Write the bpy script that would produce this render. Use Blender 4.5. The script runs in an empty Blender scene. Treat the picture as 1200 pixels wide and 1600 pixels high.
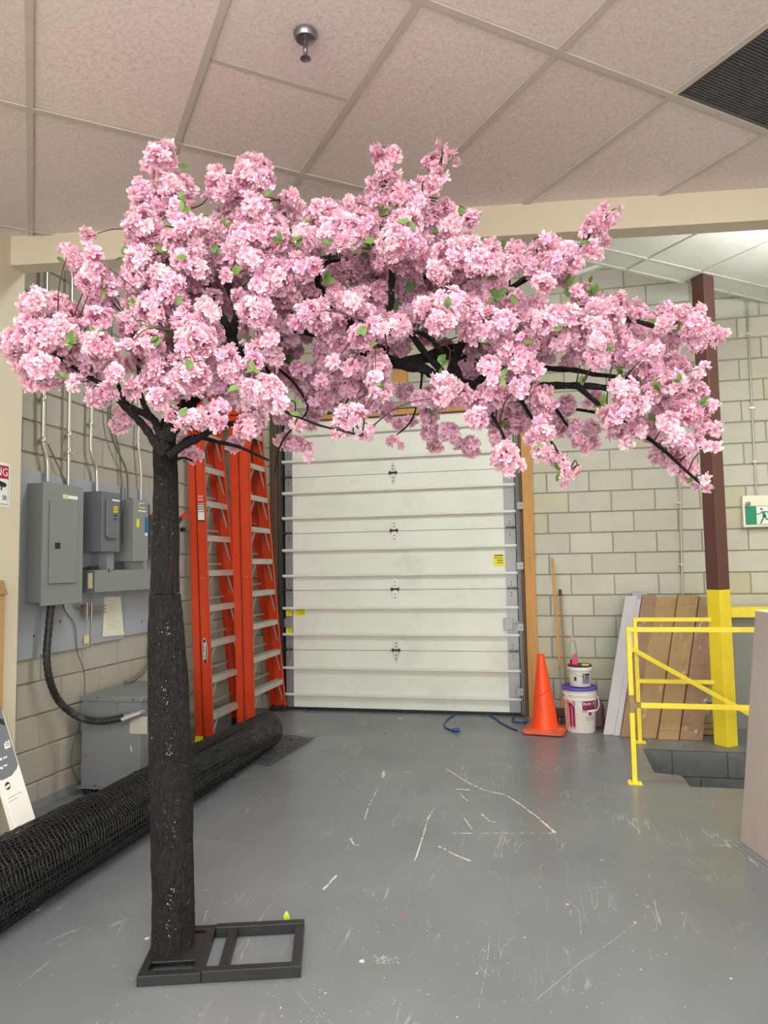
import bpy, bmesh, math, random
import numpy as np
from mathutils import Matrix, Vector
random.seed(7); rng = np.random.default_rng(11)
S = bpy.context.scene
COL = S.collection
# ------------------------------------------------------------------ camera
FPX, PITCH, ROLL, YAW, EYE = 1113.6, .0743548, -.01694418, -math.radians(12.3), 1.51
_f = np.array([math.sin(YAW)*math.cos(PITCH), math.cos(YAW)*math.cos(PITCH), math.sin(PITCH)])
_r = np.array([math.cos(YAW), -math.sin(YAW), 0.]); _u = np.cross(_r, _f)
RT = math.cos(ROLL)*_r+math.sin(ROLL)*_u; UP = -math.sin(ROLL)*_r+math.cos(ROLL)*_u; FW = _f
EYEP = np.array([0, 0, EYE])
cd = bpy.data.cameras.new('camera'); cam = bpy.data.objects.new('camera', cd); COL.objects.link(cam)
M = Matrix.Identity(4)
for i in range(3):
    M[i][0], M[i][1], M[i][2], M[i][3] = RT[i], UP[i], -FW[i], EYEP[i]
cam.matrix_world = M
cd.sensor_fit = 'HORIZONTAL'; cd.sensor_width = 36; cd.lens = 36*FPX/1200; cd.clip_start = .05
S.camera = cam
# ------------------------------------------------------------------ light
w = bpy.data.worlds.new('world'); S.world = w; w.use_nodes = True
w.node_tree.nodes['Background'].inputs[0].default_value = (1, .975, .94, 1)
w.node_tree.nodes['Background'].inputs[1].default_value = 5.0
S.view_settings.view_transform = 'Standard'; S.view_settings.look = 'None'
S.view_settings.exposure = 0.0; S.view_settings.gamma = 1; S.view_settings.use_curve_mapping = False
ZC = 3.47      # near suspended ceiling
ZB = 3.92      # suspended ceiling behind the beam
LIGHTS = [(-.6, .7, ZC-.02, 1.2, .6, 80), (1.7, -.4, ZC-.02, 1.2, .6, 75), (-1.3, -1.3, ZC-.02, 1.2, .6, 70), (1.5, 1.2, ZC-.02, 1.2, .6, 45)]
def area(n, x, y, z, sx, sy, e, rot=(0, 0, 0), col=(1, .965, .91)):
    l = bpy.data.lights.new(n, 'AREA'); l.shape = 'RECTANGLE'; l.size = sx; l.size_y = sy; l.energy = e; l.color = col
    o = bpy.data.objects.new(n, l); COL.objects.link(o); o.location = (x, y, z); o.rotation_euler = rot; return o
for k, a in enumerate(LIGHTS): area('ceiling_troffer_light', *a[:2], a[2]-.02, *a[3:])
area('back_strip_light', 2.75, 5.0, 3.62, 1.2, .12, 20, (0, 0, .6), (.98, 1, .96))
area('back_strip_light_up', 2.15, 4.9, 3.3, .9, .12, 55, (math.pi, 0, 1.2), (.98, 1, .96))
area('door_bay_fill', -.9, 4.5, 4.05, 1.6, .3, 55, (0, 0, 0), (.97, 1, .95))  # added fill lamp hidden behind the beam, brightens the door and back wall

# ------------------------------------------------------------------ pixel -> room geometry (surveyed from the camera)
def ray(x, y): return FW+(x-600)/FPX*RT-(y-800)/FPX*UP
def onz(x, y, z=0.): d = ray(x, y); return EYEP+d*((z-EYE)/d[2])
def ony(x, y, Y): d = ray(x, y); return EYEP+d*(Y/d[1])
def onx(x, y, X): d = ray(x, y); return EYEP+d*(X/d[0])
def dep(x, y, D): return EYEP+ray(x, y)*D
def onp(x, y, P, n): d = ray(x, y); n = np.array(n, float); return EYEP+d*(((np.array(P)-EYEP)@n)/(d@n))
TH = math.radians(1.97)
UL = np.array([math.sin(TH), math.cos(TH), 0]); NL = np.array([math.cos(TH), -math.sin(TH), 0]); OL = onz(85, 1250)
def Lq(x, y, off=0.):
    P = onp(x, y, OL+NL*off, NL); return float((P-OL)@UL), float(P[2])
def Lw(u, z, off=0.): return OL+UL*u+NL*off+np.array([0, 0, z])
YB = 7.276

# ------------------------------------------------------------------ materials
def new_mat(name):
    m = bpy.data.materials.new(name); m.use_nodes = True
    return m, m.node_tree.nodes, m.node_tree.links, m.node_tree.nodes['Principled BSDF']
def srgb(r, g, b):
    f = lambda c: ((c/255+.055)/1.055)**2.4 if c/255 > .04045 else c/255/12.92
    return (f(r), f(g), f(b), 1)
def mat(name, col, rough=.6, metal=0., var=.0, scale=6., bump=.0, bscale=40., spec=None, objvar=0., dark=None, dscale=3., damt=.5, stretch=None, trans=0., alpha=1.):
    m, N, L, B = new_mat(name)
    c = srgb(*col); B.inputs['Roughness'].default_value = rough; B.inputs['Metallic'].default_value = metal
    if spec is not None: B.inputs['Specular IOR Level'].default_value = spec
    if trans: B.inputs['Transmission Weight'].default_value = trans
    if alpha < 1: B.inputs['Alpha'].default_value = alpha
    B.inputs['Base Color'].default_value = c; m.diffuse_color = c
    tc = N.new('ShaderNodeTexCoord'); src = tc.outputs['Object']
    if stretch:
        mp = N.new('ShaderNodeMapping'); mp.inputs['Scale'].default_value = stretch; L.new(src, mp.inputs[0]); src = mp.outputs[0]
    out = None
    if var or objvar or dark:
        rgb = N.new('ShaderNodeRGB'); rgb.outputs[0].default_value = c; out = rgb.outputs[0]
        if var:
            n = N.new('ShaderNodeTexNoise'); n.inputs['Scale'].default_value = scale; n.inputs['Detail'].default_value = 6; L.new(src, n.inputs[0])
            mr = N.new('ShaderNodeMapRange'); mr.inputs[1].default_value = .3; mr.inputs[2].default_value = .7; mr.inputs[3].default_value = 1-var; mr.inputs[4].default_value = 1+var; L.new(n.outputs[0], mr.inputs[0])
            mx = N.new('ShaderNodeVectorMath'); mx.operation = 'SCALE'; L.new(out, mx.inputs[0]); L.new(mr.outputs[0], mx.inputs['Scale']); out = mx.outputs[0]
        if objvar:
            oi = N.new('ShaderNodeObjectInfo'); mr = N.new('ShaderNodeMapRange'); mr.inputs[3].default_value = 1-objvar; mr.inputs[4].default_value = 1+objvar; L.new(oi.outputs['Random'], mr.inputs[0])
            mx = N.new('ShaderNodeVectorMath'); mx.operation = 'SCALE'; L.new(out, mx.inputs[0]); L.new(mr.outputs[0], mx.inputs['Scale']); out = mx.outputs[0]
        if dark:
            n = N.new('ShaderNodeTexNoise'); n.inputs['Scale'].default_value = dscale; n.inputs['Detail'].default_value = 8; n.inputs['Roughness'].default_value = .7; L.new(src, n.inputs[0])
            mr = N.new('ShaderNodeMapRange'); mr.inputs[1].default_value = .52; mr.inputs[2].default_value = .68; mr.inputs[4].default_value = damt; L.new(n.outputs[0], mr.inputs[0])
            mx = N.new('ShaderNodeMix'); mx.data_type = 'RGBA'; L.new(mr.outputs[0], mx.inputs[0]); L.new(out, mx.inputs[6]); mx.inputs[7].default_value = srgb(*dark); out = mx.outputs[2]
        L.new(out, B.inputs['Base Color'])
    if bump:
        n = N.new('ShaderNodeTexNoise'); n.inputs['Scale'].default_value = bscale; n.inputs['Detail'].default_value = 5; L.new(src, n.inputs[0])
        b = N.new('ShaderNodeBump'); b.inputs['Strength'].default_value = bump; b.inputs['Distance'].default_value = .01; L.new(n.outputs[0], b.inputs['Height']); L.new(b.outputs[0], B.inputs['Normal'])
    return m
def block_mat(name, col, pitcol, objvar=.1, yellow=None):
    m, N, L, B = new_mat(name); B.inputs['Roughness'].default_value = .92; B.inputs['Specular IOR Level'].default_value = .2
    g = N.new('ShaderNodeNewGeometry')
    def noise(s, d, r=.6):
        n = N.new('ShaderNodeTexNoise'); n.inputs['Scale'].default_value = s; n.inputs['Detail'].default_value = d; n.inputs['Roughness'].default_value = r; L.new(g.outputs['Position'], n.inputs[0]); return n.outputs[0]
    def mix(f, a, b):
        x = N.new('ShaderNodeMix'); x.data_type = 'RGBA'; L.new(f, x.inputs[0])
        for v, k in ((a, 6), (b, 7)):
            if isinstance(v, tuple): x.inputs[k].default_value = v
            else: L.new(v, x.inputs[k])
        return x.outputs[2]
    def rng_(v, a, b, c=0., d=1.):
        x = N.new('ShaderNodeMapRange'); L.new(v, x.inputs[0])
        for i, q in enumerate((a, b, c, d)): x.inputs[i+1].default_value = q
        return x.outputs[0]
    base = srgb(*col)
    oi = N.new('ShaderNodeObjectInfo')
    sc = N.new('ShaderNodeVectorMath'); sc.operation = 'SCALE'; sc.inputs[0].default_value = base[:3]
    L.new(rng_(oi.outputs['Random'], 0, 1, 1-objvar, 1+objvar), sc.inputs['Scale'])
    c = sc.outputs[0]
    if yellow:
        wn = N.new('ShaderNodeTexWhiteNoise'); wn.noise_dimensions = '1D'; L.new(oi.outputs['Random'], wn.inputs['W'])
        c = mix(rng_(wn.outputs['Value'], .82, .84, 0, .6), c, srgb(*yellow))
    c = mix(rng_(noise(4, 5), .45, .7, 0, .35), c, tuple(q*.72 for q in base[:3])+(1,))
    c = mix(rng_(noise(130, 3), .35, .75, 0, .45), c, tuple(min(1, q*1.28) for q in base[:3])+(1,))
    vo = N.new('ShaderNodeTexVoronoi'); vo.inputs['Scale'].default_value = 42; L.new(g.outputs['Position'], vo.inputs[0])
    pit = rng_(vo.outputs['Distance'], .13, .06)
    gate = rng_(noise(22, 2), .52, .56)
    mu = N.new('ShaderNodeMath'); mu.operation = 'MULTIPLY'; L.new(pit, mu.inputs[0]); L.new(gate, mu.inputs[1])
    c = mix(mu.outputs[0], c, srgb(*pitcol))
    c = mix(rng_(noise(16, 5, .75), .68, .74, 0, .45), c, srgb(214, 212, 204))
    L.new(c, B.inputs['Base Color'])
    b = N.new('ShaderNodeBump'); b.inputs['Strength'].default_value = .35; b.inputs['Distance'].default_value = .004; L.new(noise(70, 6), b.inputs['Height']); L.new(b.outputs[0], B.inputs['Normal'])
    return m
def tile_mat():
    m, N, L, B = new_mat('ceiling_tile'); B.inputs['Roughness'].default_value = .95; B.inputs['Specular IOR Level'].default_value = .1
    g = N.new('ShaderNodeNewGeometry')
    base = srgb(232, 221, 217); dk = srgb(138, 124, 116)
    n = N.new('ShaderNodeTexNoise'); n.inputs['Scale'].default_value = 95; n.inputs['Detail'].default_value = 2; n.inputs['Distortion'].default_value = 1.6; L.new(g.outputs['Position'], n.inputs[0])
    a = N.new('ShaderNodeMath'); a.operation = 'SUBTRACT'; L.new(n.outputs[0], a.inputs[0]); a.inputs[1].default_value = .5
    ab = N.new('ShaderNodeMath'); ab.operation = 'ABSOLUTE'; L.new(a.outputs[0], ab.inputs[0])
    r1 = N.new('ShaderNodeMapRange'); r1.inputs[1].default_value = .018; r1.inputs[2].default_value = .006; L.new(ab.outputs[0], r1.inputs[0])
    n2 = N.new('ShaderNodeTexNoise'); n2.inputs['Scale'].default_value = 55; n2.inputs['Detail'].default_value = 2; L.new(g.outputs['Position'], n2.inputs[0])
    r2 = N.new('ShaderNodeMapRange'); r2.inputs[1].default_value = .45; r2.inputs[2].default_value = .50; L.new(n2.outputs[0], r2.inputs[0])
    mu = N.new('ShaderNodeMath'); mu.operation = 'MULTIPLY'; L.new(r1.outputs[0], mu.inputs[0]); L.new(r2.outputs[0], mu.inputs[1])
    v = N.new('ShaderNodeTexVoronoi'); v.inputs['Scale'].default_value = 90; L.new(g.outputs['Position'], v.inputs[0])
    r3 = N.new('ShaderNodeMapRange'); r3.inputs[1].default_value = .2; r3.inputs[2].default_value = .1; L.new(v.outputs['Distance'], r3.inputs[0])
    r4 = N.new('ShaderNodeMapRange'); r4.inputs[1].default_value = .45; r4.inputs[2].default_value = .5; L.new(v.outputs['Color'], r4.inputs[0])
    mu2 = N.new('ShaderNodeMath'); mu2.operation = 'MULTIPLY'; L.new(r3.outputs[0], mu2.inputs[0]); L.new(r4.outputs[0], mu2.inputs[1])
    mxm = N.new('ShaderNodeMath'); mxm.operation = 'MAXIMUM'; L.new(mu.outputs[0], mxm.inputs[0]); L.new(mu2.outputs[0], mxm.inputs[1])
    sc = N.new('ShaderNodeMath'); sc.operation = 'MULTIPLY'; sc.inputs[1].default_value = .62; L.new(mxm.outputs[0], sc.inputs[0])
    oi = N.new('ShaderNodeObjectInfo'); mr = N.new('ShaderNodeMapRange'); mr.inputs[3].default_value = .94; mr.inputs[4].default_value = 1.05; L.new(oi.outputs['Random'], mr.inputs[0])
    vs = N.new('ShaderNodeVectorMath'); vs.operation = 'SCALE'; vs.inputs[0].default_value = base[:3]; L.new(mr.outputs[0], vs.inputs['Scale'])
    x = N.new('ShaderNodeMix'); x.data_type = 'RGBA'; L.new(sc.outputs[0], x.inputs[0]); L.new(vs.outputs[0], x.inputs[6]); x.inputs[7].default_value = dk
    L.new(x.outputs[2], B.inputs['Base Color'])
    b = N.new('ShaderNodeBump'); b.inputs['Strength'].default_value = .4; b.inputs['Distance'].default_value = .004; b.invert = True; L.new(mxm.outputs[0], b.inputs['Height']); L.new(b.outputs[0], B.inputs['Normal'])
    return m
def floor_mat():
    m, N, L, B = new_mat('floor_paint')
    g = N.new('ShaderNodeNewGeometry')
    def noise(s, d, dist=0.):
        n = N.new('ShaderNodeTexNoise'); n.inputs['Scale'].default_value = s; n.inputs['Detail'].default_value = d; n.inputs['Distortion'].default_value = dist; L.new(g.outputs['Position'], n.inputs[0]); return n.outputs[0]
    def rg(v, a, b, c=0., d=1.):
        x = N.new('ShaderNodeMapRange'); L.new(v, x.inputs[0])
        for i, q in enumerate((a, b, c, d)): x.inputs[i+1].default_value = q
        return x.outputs[0]
    def mix(f, a, b):
        x = N.new('ShaderNodeMix'); x.data_type = 'RGBA'; L.new(f, x.inputs[0])
        for q, k in ((a, 6), (b, 7)):
            if isinstance(q, tuple): x.inputs[k].default_value = q
            else: L.new(q, x.inputs[k])
        return x.outputs[2]
    c = mix(rg(noise(1.1, 4), .35, .65), srgb(109, 113, 116), srgb(119, 123, 126))
    c = mix(rg(noise(5, 3), .3, .8, 0, .25), c, srgb(96, 98, 100))
    # fine scratches: thin iso-lines of stretched noise
    def scratch(rot, s, gate):
        mp = N.new('ShaderNodeMapping'); mp.inputs['Rotation'].default_value = (0, 0, rot); mp.inputs['Scale'].default_value = (1, .12, 1); L.new(g.outputs['Position'], mp.inputs[0])
        n = N.new('ShaderNodeTexNoise'); n.inputs['Scale'].default_value = s; n.inputs['Detail'].default_value = 3; L.new(mp.outputs[0], n.inputs[0])
        a = N.new('ShaderNodeMath'); a.operation = 'SUBTRACT'; a.inputs[1].default_value = .5; L.new(n.outputs[0], a.inputs[0])
        ab = N.new('ShaderNodeMath'); ab.operation = 'ABSOLUTE'; L.new(a.outputs[0], ab.inputs[0])
        q = N.new('ShaderNodeMath'); q.operation = 'MULTIPLY'; L.new(rg(ab.outputs[0], .006, .002), q.inputs[0]); L.new(rg(noise(gate, 2), .56, .62, 0, .45), q.inputs[1]); return q.outputs[0]
    for r_, s_, g_ in ((.5, 7, 1.7), (2.1, 9, 2.3), (1.2, 6, 1.3)):
        c = mix(scratch(r_, s_, g_), c, srgb(176, 176, 172))
    L.new(c, B.inputs['Base Color'])
    L.new(rg(noise(2, 3), .3, .7, .26, .38), B.inputs['Roughness'])
    b = N.new('ShaderNodeBump'); b.inputs['Strength'].default_value = .06; b.inputs['Distance'].default_value = .004; L.new(noise(25, 4), b.inputs['Height']); L.new(b.outputs[0], B.inputs['Normal'])
    return m
def petal_mat():
    m, N, L, B = new_mat('silk_petal'); B.inputs['Roughness'].default_value = .8; B.inputs['Specular IOR Level'].default_value = .15
    at = N.new('ShaderNodeAttribute'); at.attribute_name = 'petal'
    sp = N.new('ShaderNodeSeparateColor'); L.new(at.outputs['Color'], sp.inputs[0])
    cr = N.new('ShaderNodeValToRGB'); e = cr.color_ramp.elements
    e[0].position = 0; e[0].color = srgb(233, 148, 184); e[1].position = 1; e[1].color = srgb(255, 246, 248)
    q = e.new(.22); q.color = srgb(249, 209, 226); q = e.new(.6); q.color = srgb(254, 231, 241)
    L.new(sp.outputs[0], cr.inputs[0])
    mx = N.new('ShaderNodeMix'); mx.data_type = 'RGBA'; mx.blend_type = 'MULTIPLY'; mx.inputs[0].default_value = 1
    c2 = N.new('ShaderNodeValToRGB'); e = c2.color_ramp.elements
    e[0].position = 0; e[0].color = srgb(250, 226, 236); e[1].position = 1; e[1].color = srgb(255, 255, 250)
    q = e.new(.45); q.color = srgb(255, 240, 243); q = e.new(.72); q.color = srgb(252, 236, 252)
    L.new(sp.outputs[1], c2.inputs[0]); L.new(cr.outputs[0], mx.inputs[6]); L.new(c2.outputs[0], mx.inputs[7])
    L.new(mx.outputs[2], B.inputs['Base Color'])
    tr = N.new('ShaderNodeBsdfTranslucent'); L.new(mx.outputs[2], tr.inputs[0])
    ms = N.new('ShaderNodeMixShader'); ms.inputs[0].default_value = .38
    L.new(B.outputs[0], ms.inputs[1]); L.new(tr.outputs[0], ms.inputs[2])
    L.new(ms.outputs[0], N['Material Output'].inputs[0]); m.diffuse_color = srgb(245, 195, 208)
    return m
def bark_mat():
    m, N, L, B = new_mat('bark'); B.inputs['Roughness'].default_value = .75; B.inputs['Specular IOR Level'].default_value = .25
    g = N.new('ShaderNodeNewGeometry'); mp = N.new('ShaderNodeMapping'); mp.inputs['Scale'].default_value = (1, 1, .4); L.new(g.outputs['Position'], mp.inputs[0])
    n = N.new('ShaderNodeTexNoise'); n.inputs['Scale'].default_value = 85; n.inputs['Detail'].default_value = 7; n.inputs['Distortion'].default_value = 2.2; L.new(mp.outputs[0], n.inputs[0])
    cr = N.new('ShaderNodeValToRGB'); e = cr.color_ramp.elements; e[0].position = .35; e[0].color = srgb(10, 10, 10); e[1].position = .7; e[1].color = srgb(46, 44, 44); L.new(n.outputs[0], cr.inputs[0])
    n3 = N.new('ShaderNodeTexNoise'); n3.inputs['Scale'].default_value = 3; L.new(g.outputs['Position'], n3.inputs[0])
    r3 = N.new('ShaderNodeMapRange'); r3.inputs[1].default_value = .5; r3.inputs[2].default_value = .7; r3.inputs[4].default_value = .5; L.new(n3.outputs[0], r3.inputs[0])
    x3 = N.new('ShaderNodeMix'); x3.data_type = 'RGBA'; L.new(r3.outputs[0], x3.inputs[0]); L.new(cr.outputs[0], x3.inputs[6]); x3.inputs[7].default_value = srgb(42, 33, 34)
    n2 = N.new('ShaderNodeTexNoise'); n2.inputs['Scale'].default_value = 95; n2.inputs['Detail'].default_value = 4; L.new(g.outputs['Position'], n2.inputs[0])
    r2 = N.new('ShaderNodeMapRange'); r2.inputs[1].default_value = .66; r2.inputs[2].default_value = .72; r2.inputs[4].default_value = .5; L.new(n2.outputs[0], r2.inputs[0])
    x = N.new('ShaderNodeMix'); x.data_type = 'RGBA'; L.new(r2.outputs[0], x.inputs[0]); L.new(x3.outputs[2], x.inputs[6]); x.inputs[7].default_value = srgb(140, 138, 136)
    L.new(x.outputs[2], B.inputs['Base Color'])
    b = N.new('ShaderNodeBump'); b.inputs['Strength'].default_value = 1.; b.inputs['Distance'].default_value = .012; L.new(n.outputs[0], b.inputs['Height']); L.new(b.outputs[0], B.inputs['Normal'])
    return m
MT = dict(
 floor=floor_mat(), tile=tile_mat(), petal=petal_mat(), bark=bark_mat(),
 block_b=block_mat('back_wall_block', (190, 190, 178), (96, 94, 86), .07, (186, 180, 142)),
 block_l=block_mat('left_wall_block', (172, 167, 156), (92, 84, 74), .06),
 mortar=mat('mortar', (150, 147, 134), .95, var=.12, scale=9), mortar_l=mat('mortar_left', (150, 144, 132), .95, var=.12, scale=9),
 pitblock=mat('pit_block_paint', (100, 106, 108), .45, var=.12, scale=14, bump=.4, bscale=30, dark=(150, 150, 146), dscale=34, damt=.25),
 tee=mat('ceiling_grid_metal', (198, 190, 178), .5, var=.04), tee2=mat('white_grid_metal', (214, 216, 210), .5),
 tile2=mat('plain_white_tile', (222, 224, 218), .85, var=.05, scale=2.5, dark=(170, 158, 130), dscale=1.6, damt=.3, bump=.1, bscale=60),
 beige=mat('beige_paint', (214, 203, 180), .75, var=.03, scale=2, bump=.03), deck=mat('dark_deck', (70, 70, 70), .9, var=.1),
 grille=mat('dark_grille', (92, 90, 92), .55, var=.1), chrome=mat('brushed_chrome', (150, 152, 158), .3, 1.),
 white_door=mat('white_door_skin', (228, 230, 222), .5, var=.04, scale=2.2, dark=(190, 188, 176), dscale=1.4, damt=.35, bump=.04, bscale=50),
 strut_w=mat('white_strut', (222, 222, 214), .4, var=.04), endcap=mat('galvanized', (150, 152, 154), .45, .6, var=.08, scale=12), dkmetal=mat('dark_track_metal', (96, 98, 96), .4, .7),
 hinge=mat('zinc_hinge', (206, 206, 200), .3, .5), rubber=mat('black_rubber', (28, 28, 30), .6),
 wood=mat('pine_jamb', (198, 146, 80), .6, var=.16, scale=5, stretch=(8, 8, .6), dark=(120, 74, 34), dscale=5, damt=.5), dkwood=mat('dark_jamb_wood', (96, 76, 56), .7, var=.2, scale=6, stretch=(8, 8, .6)),
 orange=mat('ladder_fiberglass', (208, 64, 24), .42, var=.07, scale=10, dark=(178, 50, 18), dscale=4, damt=.4), alu=mat('aluminium_step', (190, 188, 182), .42, .45, var=.08, scale=25, dark=(140, 134, 124), dscale=16, damt=.4),
 yellow=mat('yellow_paint', (244, 220, 56), .38, var=.04, scale=8, dark=(206, 184, 60), dscale=9, damt=.35), rust=mat('chipped_primer', (150, 128, 84), .7, var=.2, scale=30),
 brown=mat('brown_steel_paint', (98, 64, 60), .45, var=.06, scale=6, dark=(80, 50, 48), dscale=6, damt=.4),
 panel=mat('grey_enamel', (134, 140, 138), .42, var=.03, scale=4), panel_d=mat('slate_enamel', (106, 110, 116), .42, var=.03, scale=4), trans=mat('transformer_enamel', (120, 126, 128), .42, var=.05, scale=5, dark=(150, 142, 130), dscale=2, damt=.25),
 board=mat('blue_grey_plywood', (160, 165, 174), .6, var=.04, scale=3), black=mat('black_plastic', (30, 30, 32), .45), blackmetal=mat('black_powdercoat', (34, 35, 36), .42, var=.1, scale=20),
 conduit=mat('emt_conduit', (205, 205, 200), .28, .85), flex=mat('black_flex_conduit', (38, 38, 40), .5, dark=(120, 104, 90), dscale=12, damt=.45), flexg=mat('grey_flex', (110, 108, 102), .5),
 plate=mat('dull_plate', (182, 180, 160), .6), paper=mat('paper', (226, 226, 210), .8, var=.02), tagm=mat('manila_tag', (226, 208, 160), .7), copper=mat('tarnished_brass', (150, 138, 116), .45, .6), green=mat('green_wire', (74, 104, 66), .5),
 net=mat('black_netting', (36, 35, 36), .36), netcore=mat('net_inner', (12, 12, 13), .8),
 cone=mat('cone_orange', (250, 78, 24), .45, var=.07, scale=6, dark=(150, 70, 36), dscale=5, damt=.45, stretch=(1, 1, .5)), conebase=mat('cone_base_dirty', (222, 98, 70), .6, var=.15, scale=14, dark=(120, 60, 44), dscale=9, damt=.5),
 pail=mat('white_plastic', (224, 222, 218), .35, var=.03), purple=mat('purple_lid', (92, 74, 172), .4), maroon=mat('maroon_label', (138, 32, 84), .5), pinkp=mat('pink_print', (214, 150, 160), .6), dkprint=mat('dark_print', (60, 54, 70), .6), lidblack=mat('black_lid', (46, 48, 56), .4),
 lilac=mat('grey_lilac_print', (130, 122, 150), .6), soap=mat('red_soap', (200, 20, 50), .15, trans=.35), clear=mat('clear_plastic', (244, 244, 244), .08, trans=.95, alpha=.45), labelred=mat('red_label', (214, 50, 80), .4), labelgreen=mat('green_label', (60, 150, 90), .4),
 sponge_y=mat('yellow_sponge', (214, 196, 90), .9), sponge_g=mat('green_scourer', (40, 96, 60), .9), polewood=mat('varnished_pole', (206, 148, 62), .45, var=.1, scale=5, stretch=(9, 9, .7)), polegrey=mat('aged_pole', (156, 128, 88), .6, var=.12, scale=5, stretch=(9, 9, .7)),
 dkred=mat('dark_red_plastic', (92, 26, 32), .4), bluecord=mat('blue_cord', (26, 70, 128), .4), foam=mat('grey_foam_board', (186, 184, 188), .7, var=.04), cardb=mat('cardboard', (162, 130, 86), .75, var=.07, scale=7), cardb2=mat('cardboard_reddish', (146, 114, 88), .75, var=.07, scale=7), card_d=mat('brown_carton', (186, 148, 100), .75, var=.05),
 film=mat('plastic_film', (240, 240, 238), .12, trans=.9, alpha=.22), whiteplain=mat('white_print', (245, 245, 240), .6), cream=mat('cream_paint_mark', (204, 202, 182), .7), linen=mat('linen_board', (172, 160, 154), .8, var=.05, scale=70, stretch=(1, 1, .06), bump=.25, bscale=240),
 exitg=mat('exit_green', (0, 138, 100), .4), exitbody=mat('cream_enamel', (232, 230, 212), .4), signred=mat('sign_red', (178, 22, 50), .4), signwhite=mat('sign_white', (232, 234, 232), .4), darkp=mat('sign_black', (30, 32, 32), .5),
 ywlab=mat('yellow_label', (240, 226, 20), .5), bluelab=mat('blue_label', (30, 96, 168), .5), magenta=mat('magenta_tape', (150, 20, 66), .5), redcap=mat('red_plastic', (190, 40, 34), .5), carton_w=mat('white_carton', (236, 236, 230), .55), carton_g=mat('slate_carton_print', (112, 116, 126), .55), slategrey=mat('dim_grey_paint', (132, 134, 130), .6, var=.04),
 leaf=mat('silk_leaf', (88, 120, 52), .5, var=.2, scale=30, objvar=.3), leaflime=mat('lime_leaf', (186, 220, 60), .5), twig=mat('twig_brown', (74, 44, 46), .7), pink=mat('pink_paper', (240, 60, 110), .6),
)
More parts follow.
